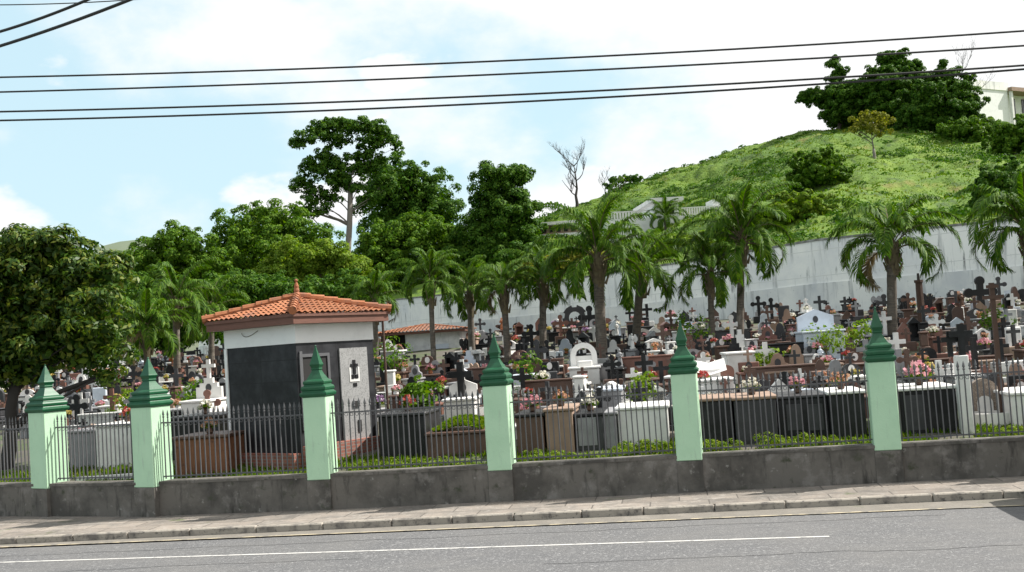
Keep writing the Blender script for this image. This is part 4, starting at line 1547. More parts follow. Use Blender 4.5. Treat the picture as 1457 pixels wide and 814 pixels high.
def grave(x, y, yaw, stone, w, l, h, kind, hs_h, cross, hs_stone, label, slab_stone=None, group='graves in the cemetery', cross_h=.5, name='grave', z=None, plaque=True):
    zz = zt(x, y) if z is None else z
    t = thing(name, label, 'grave', (x, y, zz), yaw, group)
    link('vault', vault_me(w, l, h, stone), t)
    o = link('slab', slab_me(w, l, slab_stone or stone), t)
    o.location = (0, 0, h+.002)
    top = h+.064
    hs_y = -.22
    if kind != 'none':
        me = cached(('h', kind, w, hs_h, hs_stone), lambda: headstone(kind, w*.92, hs_h).mesh('headstone', MT[hs_stone]))
        o = link('headstone', me, t)
        o.location = (0, hs_y, top)
        if plaque and kind in ('rounded', 'plain', 'stepped', 'gabled', 'shouldered', 'scroll', 'pedestal'):
            pm = 'white' if hs_stone in ('black_g', 'dark_g', 'brown_g') else 'dark_g'
            me = cached(('pl', pm), lambda: MB().prism(arc(0, 0, .075, 0, 2*math.pi*11/12, 11, 1.3), -.012, -.001).mesh('portrait_plaque', MT[pm]))
            o = link('portrait_plaque', me, t)
            o.location = (0, hs_y+(.05 if kind == 'pedestal' else 0), top+hs_h*.52)
    if cross:
        base_z = top
        cs = cross[1]
        if kind in ('rounded', 'shouldered', 'scroll', 'gabled', 'shrine', 'stepped'):
            base_z += hs_h*.97
            cy = hs_y+.02
        elif kind == 'pedestal':
            base_z += hs_h*.95
            cy = hs_y+.15
        elif kind in ('plain',):
            base_z += hs_h*.85
            cy = hs_y+.02
        elif kind == 'none':
            cy = -.15
        else:
            base_z += 0
            cy = hs_y-.14
        ch = cross_h

        def mk():
            m2 = MB()
            if cross[0] == 'trefoil':
                trefoil(m2, 0, -.03, ch, ch*.66, ch*.17, 0, .09)
            else:
                m2.prism(cross_pts(0, -.03, ch, ch*.66, ch*.17), 0, .09)
            return m2.mesh('cross', MT[cs])
        o = link('cross', cached(('c', cross, ch), mk), t)
        o.location = (0, cy, base_z)
    return t


# flower bunches
def bouquet_me(color, seed, r=.2, n=26):
    def mk():
        g = np.random.default_rng(seed)
        Q, MI = [], []
        for i in range(n):
            d = g.normal(size=3)
            d[2] = abs(d[2])*.9
            d /= np.linalg.norm(d)
            c = d*r*g.uniform(.6, 1.0)+np.array([0, 0, .10])
            k = g.integers(3, 6)
            for j in range(k):
                e = unit((d+g.normal(size=3)*.6)[None])[0]
                cc = c+g.normal(size=3)*.018
                t = np.cross(e, g.normal(size=3))
                t /= np.linalg.norm(t)
                b = np.cross(e, t)
                s = g.uniform(.03, .055)
                Q.append([cc-t*s, cc-b*s, cc+t*s, cc+b*s])
                MI.append(0)
        for i in range(n):
            d = g.normal(size=3)
            d[2] = abs(d[2])*.5
            d /= np.linalg.norm(d)
            t = np.cross(d, g.normal(size=3))
            t /= np.linalg.norm(t)
            a = np.array([0, 0, .05])
            tip = d*r*1.15+a
            mid = d*r*.6+a
            Q.append([a, mid+t*.03, tip, mid-t*.03])
            MI.append(1)
        return quads_mesh('flowers', np.array(Q), [MT['fl_'+color], MT['hedge']], np.array(MI))
    return cached(('b', color, seed), mk)


VASE = MB().ring([(.05, 0), (.07, .03), (.055, .1), (.075, .16)], 8)
VASE_ME = {k: VASE.mesh('vase', MT[k]) for k in ('white', 'terra', 'black_g', 'bronze')}


def bouquet(p, color, scale, label, vase=None, seed=0):
    t = thing('flower_bunch', label, 'flowers', p, rnd.uniform(0, 6), 'flowers left on the graves')
    o = link('flowers', bouquet_me(color, seed), t)
    o.scale = (scale,)*3
    if vase:
        link('vase', VASE_ME[vase], t)
        o.location = (0, 0, .08)
    return t


# statues: robed figure with head, arms folded, sometimes wings
def statue_me(m_, wings):
    def mk():
        mb = MB()
        mb.box(-.15, .15, -.15, .15, 0, .12, bev=.02)
        mb.ring([(.13, .12), (.145, .2), (.12, .42), (.095, .58), (.125, .72), (.135, .78), (.10, .84), (.05, .87), (.045, .90)], 12, sq=.75)
        mb.ball((0, 0, .965), .068, n=10, m_=6, sz=1.2)
        for sg in (-1, 1):
            mb.tube([(sg*.13, 0, .78), (sg*.155, -.03, .64), (sg*.06, -.13, .62), (sg*.01, -.15, .70)], [.042, .04, .032, .024], 6)
            if wings:
                mb.prism([(sg*.05, .55), (sg*.12, .45), (sg*.24, .40), (sg*.30, .62), (sg*.27, .88), (sg*.18, .98), (sg*.08, .85)][::sg], .09, .12)
        return mb.mesh('figure', MT[m_], smooth=False)
    return cached(('st', m_, wings), mk)


def statue(p, m_, wings, h, label, yaw=0):
    o = link('statue', statue_me(m_, wings))
    o.location = p
    o.rotation_euler = (0, 0, yaw)
    o.scale = (h, h, h)
    return tag(o, label, 'statue', 'stone figures on the graves')


def pot_shrub(p, r, lm, label, n=420, leaf=.09, name='shrub', cat='shrub', group='shrubs among the graves', h=1.0):
    root = thing(name, label, cat, p, 0, group)
    V = crown_quads([((0, 0, r*h), (r, r, r*h))], r*.33, 22, max(8, n//22), leaf, .5, .25)
    link('foliage', quads_mesh('foliage', V, MT[lm]), root)
    tr = MB().tube([(0, 0, -.1), (.02, 0, r*h*.8)], [.03, .015], 5)
    for k in range(4):
        a = k*1.6
        tr.tube([(0, 0, r*h*.3), (math.cos(a)*r*.5, math.sin(a)*r*.5, r*h*1.1)], [.018, .006], 4)
    tr.build('stem', MT['bark'], root)
    return root


# --- front rank seen through the railing, each at its own place (px0, px1, top py, depth behind fence, stone, slab, length)
def front(px0, px1, py_top, t, stone, slab, label, l=1.5, kind='none', hs_h=.5, cross=None, hs_stone=None, name='grave', px_c=None):
    s0, s1 = s_at(px0, t, 600), s_at(px1, t, 600)
    c = L((s0+s1)/2, t)
    ctr = L((s0+s1)/2, t+l)
    z0 = zt(c.x, c.y)-.05
    ztop = at((px0+px1)/2, py_top, c.y).z
    return grave(ctr.x, ctr.y, TH, stone, round(s1-s0, 3), l, round(ztop-z0-.06, 3), kind, hs_h, cross, hs_stone or stone, label, slab, name=name, z=z0, group='large graves seen through the railing'), L((s0+s1)/2, t+l*.4, ztop)


FR = []
FR.append(front(96, 134, 612, 3.6, 'grey_g', 'grey_g', 'grey shaded tomb behind the short railing, right of the leftmost pillar'))
FR.append(front(135, 189, 603, 3.3, 'white', 'white', 'bright white painted tomb behind the short railing at the left'))
FR.append(front(246, 321, 620, 1.7, 'clay', 'brown_g', 'orange-brown tomb with overhanging slab left of the tomb house', l=1.2))
FR.append(front(240, 312, 592, 3.6, 'black_g', 'dark_g', 'black tomb behind the orange-brown tomb, left of the tomb house'))
FR.append(front(538, 604, 588, 2.3, 'black_g', 'dark_g', 'black tomb with pale slab edge just right of the tomb house'))
FR.append(front(606, 690, 614, 2.2, 'brown_g', 'brown_g', 'low brown granite grave topped with growing grass left of the fourth pillar', l=1.3))
FR.append(front(734, 773, 589, 2.0, 'brown_g', 'black_g', 'dark brown tomb just right of the middle mint pillar'))
FR.append(front(776, 815, 581, 2.0, 'tan', 'tan', 'tan stone tomb seen through the railing between two middle pillars'))
FR.append(front(818, 858, 588, 2.1, 'dark_g', 'black_g', 'charcoal tomb with a grey end panel beside the tan stone tomb'))
FR.append(front(860, 877, 586, 2.2, 'grey_g', 'grey_g', 'narrow grey tomb left of the stained white tomb'))
FR.append(front(879, 951, 578, 2.3, 'white', 'white', 'long stained white tomb left of the fifth mint pillar'))
FR.append(front(850, 887, 553, 4.6, 'grey_g', 'pale', 'pale grey box tomb behind the narrow grey tomb'))
FR.append(front(998, 1044, 566, 2.0, 'black_g', 'tan', 'black granite tomb just right of the fifth mint pillar'))
FR.append(front(1046, 1106, 564, 1.9, 'dark_g', 'tan', 'charcoal granite tomb with smooth front among the black tombs'))
FR.append(front(1109, 1180, 562, 2.1, 'black_g', 'dark_g', 'glossy black tomb with silver ornaments in the middle of the black row'))
FR.append(front(1182, 1233, 556, 1.9, 'black_g', 'white', 'black tomb with white slab left of the sixth mint pillar'))
FR.append(front(1283, 1364, 550, 2.0, 'black_g', 'white', 'wide black granite tomb with thin white slab right of the sixth pillar'))
FR.append(front(1442, 1520, 556, 2.0, 'white', 'white', 'white tomb at the right edge behind the railing'))

# details on the front rank
def front_panel(px0, px1, py0, py1, t, m_, parent_idx, nm='end_panel'):
    root = FR[parent_idx][0]
    s0, s1 = s_at(px0, t, 600), s_at(px1, t, 600)
    c = L(0, t)
    z0, z1 = at((px0+px1)/2, py1, L((s0+s1)/2, t).y).z, at((px0+px1)/2, py0, L((s0+s1)/2, t).y).z
    sr, tr_ = st(root.location)
    MB().box(s0-sr, s1-sr, t-tr_-.02, t-tr_-.002, z0-root.location.z, z1-root.location.z).build(nm, MT[m_], root)


front_panel(822, 848, 594, 634, 2.1, 'grey_g', 8)
front_panel(1150, 1172, 575, 612, 2.1, 'dark_g', 14)
front_panel(1120, 1142, 575, 612, 2.1, 'dark_g', 14)
front_panel(1290, 1316, 562, 612, 2.0, 'dark_g', 16)
# planting on the brown grave
root = FR[5][0]
n_ = 2600
pos = np.stack([rng.uniform(-.5, .5, n_), rng.uniform(-1.2, -.05, n_), np.zeros(n_)], 1)
h_ = FR[5][1].z-root.location.z
pos[:, 2] = h_+.04+.22*np.clip(1-(pos[:, 0]*1.8-.1)**2-(pos[:, 1]*1.5+.8)**2*.6, 0, 1)*rng.uniform(.6, 1, n_)
nr = rng.normal(size=(n_, 3))
l_ = rng.uniform(.06, .13, n_)
o = link('planting', quads_mesh('planting', leaf_quads(pos, nr, l_, l_*.4, -1), MT['grass']), root)

# white post carrying a black cross
pp = L(s_at(1375, 1.9, 600), 1.9)
zz = zt(pp.x, pp.y)
t_ = thing('cross_post', 'tall white square post topped by a double black cross near the right edge', 'memorial', (pp.x, pp.y, zz), TH-.05, None)
hp = at(1375, 505, pp.y).z-zz
MB().box(-.11, .11, -.11, .11, -.2, hp, bev=.012).build('post', MT['white'], t_)
cmb = MB()
cmb.prism(cross_pts(.03, hp+.002, .56, .40, .11), -.05, .05)
cmb.prism(cross_pts(-.15, hp-.02, .46, .28, .09), .06, .13)
cmb.build('cross', MT['black_g'], t_)
# rusty timber post with cross pieces
pp = L(s_at(1428, 2.6, 600), 2.6)
zz = zt(pp.x, pp.y)
t_ = thing('timber_cross', 'tall slender rust-brown timber cross at the right end of the railing', 'cross', (pp.x, pp.y, zz), TH)
hp = at(1418, 402, pp.y).z-zz
MB().box(-.04, .04, -.04, .04, -.2, hp).build('upright', MT['rust'], t_)
MB().box(-.19, .19, -.06, -.042, hp-.30, hp-.23).box(-.11, .11, -.06, -.042, hp-.10, hp-.04).build('crossbar', MT['rust'], t_)
# dark pole further back
pp = at(1313, 470, 37)
zz = zt(pp.x, pp.y)
t_ = thing('dark_pole', 'plain dark pole with blunt top before the white wall, right of the symmetrical palm', 'pole', (pp.x, pp.y, zz))
hp = at(1313, 398, 37).z-zz
MB().ring([(.13, -.2), (.115, hp-.1), (.15, hp-.08), (.15, hp)], 8).build('shaft', MT['rust'], t_)
MB().ring([(.05, 0), (.04, .22)], 6, (0, 0, hp+.002)).build('cap', MT['bark_dark'], t_)
# ring grave with white kerb and pebble arch
pp = L(s_at(1412, 2.6, 605), 2.6)
zz = zt(pp.x, pp.y)
t_ = thing('ringed_grave', 'round white-kerbed grave with pebbled arch beside the white post', 'grave', (pp.x, pp.y, zz-.02), TH)
rg = MB()
for i in range(20):
    a, b = 2*math.pi*i/20, 2*math.pi*(i+1)/20
    q = [(r_*math.cos(x_), r_*math.sin(x_)*.8) for x_ in (a, b) for r_ in (.40, .50)]
    rg.add([(q[0][0], q[0][1], -.1), (q[1][0], q[1][1], -.1), (q[3][0], q[3][1], -.1), (q[2][0], q[2][1], -.1), (q[0][0], q[0][1], .22), (q[1][0], q[1][1], .22), (q[3][0], q[3][1], .22), (q[2][0], q[2][1], .22)],
           [(4, 5, 6, 7), (1, 2, 6, 5), (3, 0, 4, 7)])
rg.build('kerb_ring', MT['white'], t_)
MB().prism([(-.36, 0), (.36, 0)]+arc(0, .25, .36, 0, math.pi, 12, 1.6), .38, .52).build('pebbled_arch', MT['gravel'], t_)
MB().prism([(-.14, .2), (.14, .2)]+arc(0, .36, .14, 0, math.pi, 8), .34, .378).build('niche', MT['white'], t_)
# white edging on the grass at the left
pa_, pb_ = L(s_at(98, 1.6, 670), 1.9), L(s_at(192, 1.3, 670), 1.6)
e_ = MB().box(0, (pb_-pa_).length, -.04, .04, -.2, .10, bev=.01).build('grave_edging', MT['white'])
e_.location = (pa_.x, pa_.y, zt(pa_.x, pa_.y)+.02)
e_.rotation_euler = (0, -.03, math.atan2(pb_.y-pa_.y, pb_.x-pa_.x))
tag(e_, 'thin white kerb crossing the grass behind the short left railing', 'edging')

# leafy shrub in front of the small building and front greenery
pp = L(s_at(598, 3.8, 570), 3.8)
pot_shrub(Vector((pp.x, pp.y, zt(pp.x, pp.y)+.45)), .42, 'leaf_mid', 'bushy green shrub standing between the tomb house and the fourth pillar', n=900, leaf=.11)
pp = L(s_at(560, 1.2, 640), 1.2)
HEDGE = [(565, 1.0, .32, .26, 'leafy edging plants at the foot of the railing right of the tomb house brick step'), (635, .9, .42, .24, 'low clipped planting before the brown granite grave'),
         (770, .9, .36, .30, 'rounded low shrub at the foot of the dark brown tomb'), (905, 1.0, .30, .30, 'yellow-green hedge before the stained white tomb, left part'), (940, 1.0, .28, .36, 'yellow-green hedge against the fifth mint pillar'),
         (1020, .8, .30, .30, 'dark low shrub at the foot of the first black tomb'), (1110, .9, .36, .36, 'humped hedge in the middle of the black tombs'), (1160, .8, .34, .30, 'trailing yellow-green hedge before the glossy black tomb'),
         (1205, .8, .26, .20, 'small low plant left of the sixth mint pillar'), (1425, .9, .28, .28, 'leafy plant in front of the round white-kerbed grave'), (830, .8, .26, .18, 'sparse low plant before the charcoal tomb with the grey end panel'),
         (520, .9, .26, .2, 'low leafy plant beside the third mint pillar, before the brick step')]
for px_, t0, r_, h_, lb in HEDGE:
    h_ *= .55
    pp = L(s_at(px_, t0, 640), t0)
    root = thing('low_hedge', lb, 'hedge', (pp.x, pp.y, zt(pp.x, pp.y)), TH, 'low hedges along the foot of the railing')
    V = crown_quads([((-.15, 0, h_*.5), (r_*1.0, .28, h_)), ((.25, .1, h_*.4), (r_*.8, .28, h_*.8))], .08, 50, 34, .042, .5, .3)
    link('foliage', quads_mesh('foliage', V, MT['hedge']), root)
    MB().tube([(0, 0, -.1), (.03, 0, h_*.7)], [.02, .01], 5).tube([(0, 0, 0), (.15, .05, h_*.6)], [.015, .006], 5).build('stem', MT['bark'], root)

# grass strip behind the railing
n_ = 26000
ss = rng.uniform(-14, 11, n_)
tt = np.array([fence_t(float(s)) for s in ss])+.36+rng.random(n_)**1.3*2.2
keep = np.array([mnoise.noise(Vector((float(a)*.8, float(b)*.8, 3))) > -.22 for a, b in zip(ss, tt)])
ss, tt = ss[keep], tt[keep]
n_ = len(ss)
pos = np.array([[*(P4+DD*float(a)+NN*float(b)), 0] for a, b in zip(ss, tt)])
pos[:, 2] = [zt(float(a), float(b)) for a, b in pos[:, :2]]
l_ = rng.uniform(.05, .15, n_)
pos[:, 2] += l_*.35
nr = rng.normal(size=(n_, 3))*np.array([1, 1, .3])
o = link('grass_strip', quads_mesh('grass_strip', leaf_quads(pos, nr, l_, l_*.3, -2.5), MT['grass']))
tag(o, 'rough grass growing along the inside of the railing', 'grass', kind='stuff')

# --- the ranks of graves climbing to the white wall
used = set()
placed = []
colors = list(FLW)
house_st = st((MC.x, MC.y+1.6))
b2_st = st(b2c)
GR = 'ranks of graves climbing towards the white wall'
KW = [3, 2, 2, 2, 3, 1, 1, 2, 2, 2]
LMK = [(66, 'leftmost pillar'), (140, 'bright white tomb'), (212, 'corner pillar'), (290, 'orange-brown tomb'), (330, 'tomb house eave'), (447, 'third pillar'), (545, 'slender brown post'), (575, 'chapel porch'), (614, 'chapel palm'),
       (655, 'brown planted grave'), (703, 'middle pillar'), (772, 'drooping palm trunk'), (818, 'wreath monument'), (855, 'largest palm trunk'), (905, 'stained white tomb'), (968, 'fifth pillar'), (1014, 'dark palm trunk'),
       (1053, 'pale palm trunk'), (1110, 'humped hedge'), (1160, 'pale gabled tomb'), (1205, 'white-slabbed black tomb'), (1246, 'sixth pillar'), (1271, 'symmetrical palm trunk'), (1313, 'dark pole'), (1375, 'white cross post'), (1425, 'timber cross')]
SEEN = set()


def place_words(px, ri):
    b = min(LMK, key=lambda e: abs(e[0]-px))
    d = px-b[0]
    w_ = 'in line with' if abs(d) < 9 else ('right of' if d > 0 else 'left of')
    return f"{ORD[ri+1]} rank back, {w_} {b[1]}"


def unique(desc, px, ri, k):
    for lab in (f"{desc}, {place_words(px, ri)}", f"{desc}, {ORD[ri+1]} rank back, {ORD[k+1]} from left"):
        if lab not in SEEN and len(lab.split()) <= 16:
            SEEN.add(lab)
            return lab
    lab = f"{' '.join(desc.split()[:6])}, {ORD[ri+1]} rank back, {ORD[k+1]} from left"
    SEEN.add(lab)
    return lab


rows = [3.9+i*1.08+i*i*.013 for i in range(19)]
flower_jobs, statue_jobs = [], []
NG = [0, 0, 0]
for ri, t0 in enumerate(rows):
    s = s_at(-170 if ri > 2 else 60, t0, 520)
    s_end = s_at(1470, t0, 470)
    row = []
    while s < s_end:
        w_ = rnd.choice([.34, .40, .48, .54, .62])
        s += w_/2+rnd.uniform(.04, .40)+ri*.012
        t = t0+rnd.uniform(-.3, .3)+bend(s)*.8
        p = L(s, t)
        d1 = (Vector((s, t-.6))-Vector(house_st)).length
        beyond = WN.dot(Vector((p.x, p.y))-WA) > -1.0
        px_, py_ = proj((p.x, p.y, zt(p.x, p.y)+.5))
        in_b2 = 565 < px_ < 655 and t > 16.5
        hidden = 325 < px_ < 522
        left_tree = abs(px_-8) < 14 and ri < 4
        planted = ri < 2 and 610 < px_ < 690
        if px_ < -14 or d1 < 2.6 or in_b2 or beyond or hidden or left_tree or planted:
            s += w_/2
            continue
        row.append((s, t, w_, px_))
        s += w_/2
    for k, (s, t, w_, px_) in enumerate(row):
        p = L(s, t)
        z0 = zt(p.x, p.y)
        far = ri > 10
        stone = rnd.choices(STONES, [20, 20, 10, 12, 17, 12, 6, 9])[0]
        yaw = TH*.6+rnd.uniform(-.22, .22)+(.12 if px_ < 300 else 0)
        typ = rnd.choices([0, 1, 2], [40, 36, 24] if far else [44, 34, 22])[0]
        NG[typ] += 1
        if typ == 1:
            kind = rnd.choice(['rounded', 'plain', 'stepped', 'gabled', 'shouldered', 'scroll', 'heart', 'pedestal', 'shrine'])
            hh_ = rnd.uniform(.42, .75)
            lab = unique(f"{SDESC[stone]} free-standing {KDESC[kind]}", px_, ri, k)
            root = thing('headstone', lab, 'headstone', (p.x, p.y, z0), yaw, 'headstones standing among the graves')
            me = cached(('fh', kind, stone, int(hh_*5)), lambda: headstone(kind, rnd.uniform(.32, .44), int(hh_*5)/5+.02).mesh('stone', MT[stone]))
            o = link('stone', me, root)
            o.location = (0, 0, .10)
            link('base', cached(('fb', stone), lambda: MB().box(-.36, .36, -.12, .26, -.2, .098, bev=.012).mesh('base', MT[stone])), root)
            short = f"{SDESC[stone]} headstone, {place_words(px_, ri)}"
            if rnd.random() < .30:
                flower_jobs.append((Vector((p.x+rnd.uniform(-.1, .1), p.y-.25, z0)), short, px_, ri, k))
        elif typ == 2:
            cs = rnd.choices(['black_g', 'brown_g', 'white', 'dark_g', 'grey_g', 'red_g'], [36, 18, 12, 18, 8, 8])[0]
            cf = rnd.choice(['plain', 'trefoil', 'plain'])
            ch = rnd.choice([.34, .44, .55, .72])
            lab = unique(f"{SDESC[cs]} {cf} cross on a {SDESC[stone]} block", px_, ri, k)
            root = thing('grave_cross', lab, 'cross', (p.x, p.y, z0), yaw, 'crosses standing among the graves')

            def mk():
                m2 = MB()
                if cf == 'trefoil':
                    trefoil(m2, 0, 0, ch, ch*.62, ch*.16, -.045, .045)
                else:
                    m2.prism(cross_pts(0, 0, ch, ch*.62, ch*.15), -.045, .045)
                return m2.mesh('cross', MT[cs])
            o = link('cross', cached(('gc', cf, ch, cs), mk), root)
            o.location = (0, 0, .26)
            link('base', cached(('gb', stone), lambda: MB().box(-.24, .24, -.18, .18, -.2, .258, bev=.012).mesh('base', MT[stone])), root)
        else:
            hs_stone = stone if rnd.random() < .55 else rnd.choices(STONES, [20, 20, 9, 12, 14, 12, 6, 5])[0]
            kind = rnd.choices(KINDS+['none'], KW+[5])[0]
            hs_h = rnd.choice([.20, .27, .34])
            if kind in ('pedestal', 'shrine'):
                hs_h = .36
            h_ = rnd.choice([.12, .18, .25, .34])
            cr = None
            if kind == 'none' or rnd.random() < .40:
                cr = (rnd.choice(['latin', 'latin', 'trefoil']), rnd.choices(['black_g', 'brown_g', 'white', 'dark_g', 'grey_g', 'tan'], [34, 16, 13, 18, 8, 4])[0])
            ch = rnd.choice([.18, .25, .32]) if kind != 'none' else rnd.choice([.32, .42, .55])
            if cr and kind == 'none':
                desc = f"{SDESC[stone]} grave with tall {SDESC[cr[1]].split()[0]} cross"
            else:
                desc = f"{SDESC[stone]} grave with {SDESC[hs_stone].split()[0]+' ' if hs_stone != stone and kind != 'none' else ''}{KDESC[kind]}"
                if cr:
                    desc += f" and {SDESC[cr[1]].split()[0]} cross"
            lab = unique(desc, px_, ri, k)
            grave(p.x, p.y+.45, yaw, stone, w_, rnd.choice([.8, .95]), h_, kind, hs_h, cr, hs_stone, lab, None if rnd.random() < .6 else rnd.choice(['white', 'grey_g', 'black_g', 'brown_g']), GR, ch, z=z0)
            zz = z0+h_+.064
            short = f"{SDESC[stone]} grave, {place_words(px_, ri)}"
            if rnd.random() < .80:
                flower_jobs.append((Vector((p.x+rnd.uniform(-.15, .15), p.y+.45-rnd.uniform(.4, .7), zz)), short, px_, ri, k))
            elif rnd.random() < .3 and kind != 'none':
                statue_jobs.append((Vector((p.x+rnd.uniform(-.1, .1), p.y+.45-.5, zz)), short, px_, ri, k))
for p, short, px_, ri, k in sorted(rnd.sample(flower_jobs, min(len(flower_jobs), 284)), key=lambda e: (e[3], e[4])):
    c = rnd.choices(colors, [24, 14, 26, 10, 24, 3])[0]
    v = rnd.choice([None, 'white', 'terra', 'black_g', 'bronze'])
    sc_ = rnd.uniform(.42, .85)
    lab = f"{'bunch' if v is None else 'vase'} of {c} flowers on the {short}"
    if lab in SEEN or len(lab.split()) > 16:
        lab = f"{'bunch' if v is None else 'vase'} of {c} flowers, {ORD[ri+1]} rank back, on {ORD[k+1]} from left"
    SEEN.add(lab)
    bouquet(p, c, sc_, lab, v, rnd.randint(0, 2))
for p, short, px_, ri, k in statue_jobs:
    mt_, wg = rnd.choice(['white', 'white', 'bronze', 'grey_g', 'terra', 'pale']), rnd.random() < .5
    lab = f"{ {'white':'white','bronze':'bronze','grey_g':'grey','terra':'terracotta','pale':'pale'}[mt_]} {'winged' if wg else 'robed'} figure on the {short}"
    if len(lab.split()) > 16 or lab in SEEN:
        lab = f"{ {'white':'white','bronze':'bronze','grey_g':'grey','terra':'terracotta','pale':'pale'}[mt_]} {'winged' if wg else 'robed'} figure, {ORD[ri+1]} rank back, on {ORD[k+1]} from left"
    SEEN.add(lab)
    statue(p, mt_, wg, rnd.uniform(.36, .58), lab, rnd.uniform(-.5, .3))
sc['counts'] = NG
# flowers and ornaments along the front rank
FF = [(4, 'red', 'red flowers on the black tomb right of the tomb house'), (6, 'pink', 'pink flowers on the dark brown tomb beside the middle pillar'), (7, 'orange', 'orange flowers on the tan stone tomb'),
      (8, 'white', 'white flowers on the charcoal tomb with the grey panel'), (13, 'white', 'white flowers on the charcoal tomb among the black tombs'), (14, 'pink', 'pink flowers on the glossy black tomb'),
      (15, 'orange', 'orange flowers on the black tomb with white slab'), (16, 'pink', 'large pink flower spray on the wide black tomb at the right'), (2, 'orange', 'orange flowers on the orange-brown tomb by the tomb house'), (1, 'red', 'red flowers on the bright white tomb'),
      (3, 'white', 'white flowers on the black tomb left of the tomb house')]
for idx, c, lb in FF:
    bouquet(FR[idx][1], c, .85 if idx != 16 else 1.3, lb, 'bronze', 1)
for px_, t0, r_, lm, lb in ((905, 6.0, .35, 'leaf_bright', 'bright green clump behind the stained white tomb'), (1175, 12, .5, 'leaf_bright', 'rounded bright shrub among the upper graves right of the pale tomb'),
                            (1222, 12.5, .45, 'leaf_bright', 'light green shrub just left of the sixth pillar finial'), (985, 16, .6, 'leaf_mid', 'dark green shrub beside the fifth pillar finial'), (748, 9, .45, 'leaf_mid', 'green bush just right of the middle pillar finial'),
                            (560, 13, .6, 'leaf_mid', 'green bush beside the chapel porch'), (270, 9, .5, 'leaf_mid', 'green bush among the graves left of the tomb house'), (1420, 15, .4, 'leaf_mid', 'green bush behind the rust-brown timber cross'),
                            (180, 9, .5, 'leaf_bright', 'bright bush left of the corner pillar finial'), (1095, 9.5, .35, 'leaf_bright', 'small bright shrub between two palm trunks above the black tombs')):
    pp = L(s_at(px_, t0, 500), t0)
    pot_shrub(Vector((pp.x, pp.y, zt(pp.x, pp.y)+.15)), r_, lm, lb)

TER = [(640, 724, 503, 11.0, 'brown_g', 'long brown terrace wall left of the middle pillar finial'), (738, 800, 497, 12.0, 'brown_g', 'brown terrace wall right of the middle pillar finial'),
       (872, 955, 500, 11.2, 'red_g', 'reddish terrace wall behind the stained white tomb, left of the fifth pillar'), (1082, 1150, 488, 12.3, 'black_g', 'dark terrace wall left of the large pale gabled tomb'),
       (1295, 1372, 468, 16.4, 'grey_g', 'long grey terrace wall behind the dark pole'), (1378, 1470, 470, 15.4, 'white', 'long white terrace wall behind the timber cross at the right edge'),
       (1210, 1292, 500, 11.1, 'brown_g', 'brown terrace wall behind the sixth pillar finial'), (1300, 1440, 508, 9.3, 'brown_g', 'long low brown terrace wall behind the white cross post'),
       (1060, 1160, 520, 7.9, 'brown_g', 'long low brown terrace wall above the row of black tombs'), (110, 200, 560, 8.0, 'white', 'white terrace wall behind the corner pillar at the left'),
       (985, 1070, 470, 17.5, 'dark_g', 'charcoal terrace wall between the dark palm trunk and the pale palm trunk'), (745, 812, 524, 7.6, 'brown_g', 'low brown terrace wall behind the tan tomb')]
for px0_, px1_, py_, t0, m_, lb in TER:
    a_, b_ = L(s_at(px0_, t0, py_), t0), L(s_at(px1_, t0, py_), t0)
    zz = zt(a_.x, a_.y)
    ztop_ = clamp(at((px0_+px1_)/2, py_, (a_.y+b_.y)/2).z-zz, .3, .62)
    root = thing('terrace_wall', lb, 'wall', (a_.x, a_.y, zz), TH, 'low terrace walls between the ranks of graves')
    ln_ = (b_-a_).length
    MB().box(0, ln_, 0, .22, -.3, ztop_-.052, bev=.01).build('wall_body', MT[m_], root)
    MB().box(-.02, ln_+.02, -.03, .25, ztop_-.05, ztop_, bev=.012).build('coping', MT[m_], root)

# landmark crosses rising near the wall
def big_cross(px, py_top, D, hgt, m_, lb, tre=True, w=.62, ped=.5):
    p = at(px, py_top, D)
    zz = zt(p.x, p.y)
    t = thing('tall_cross', lb, 'cross', (p.x, p.y, zz), TH+rnd.uniform(-.15, .15), 'tall crosses near the white wall')
    tot = p.z-zz
    hgt = min(hgt, tot-.1)
    MB().box(-.22, .22, -.2, .2, -.2, tot-hgt-.002, bev=.02).build('pedestal', MT['dark_g'] if m_ != 'white' else MT['white'], t)
    mb = MB()
    if tre:
        trefoil(mb, 0, tot-hgt, hgt*.93, hgt*w, hgt*.16, -.06, .06)
    else:
        mb.prism(cross_pts(0, tot-hgt, hgt, hgt*w, hgt*.16), -.06, .06)
    mb.build('cross', MT[m_], t)


big_cross(838, 437, 44, 1.5, 'black_g', 'tall black trefoil cross left of the largest palm trunk')
big_cross(1393, 396, 38, 1.3, 'black_g', 'tallest dark trefoil cross near the wall at the right')
big_cross(1257, 420, 42, 1.0, 'dark_g', 'dark trefoil cross just left of the symmetrical palm trunk')
big_cross(1369, 462, 27, 1.1, 'black_g', 'stout plain black cross rising behind the white post', False)
big_cross(1293, 428, 43, .8, 'black_g', 'small black trefoil cross right of the symmetrical palm trunk')
big_cross(978, 445, 46, 1.0, 'brown_g', 'brown round-ended cross just right of the fifth pillar finial')
big_cross(654, 515, 26, .9, 'black_g', 'plain black cross left of the middle pillar finial', False)
big_cross(755, 463, 40, .8, 'black_g', 'black trefoil cross left of the short drooping palm trunk')
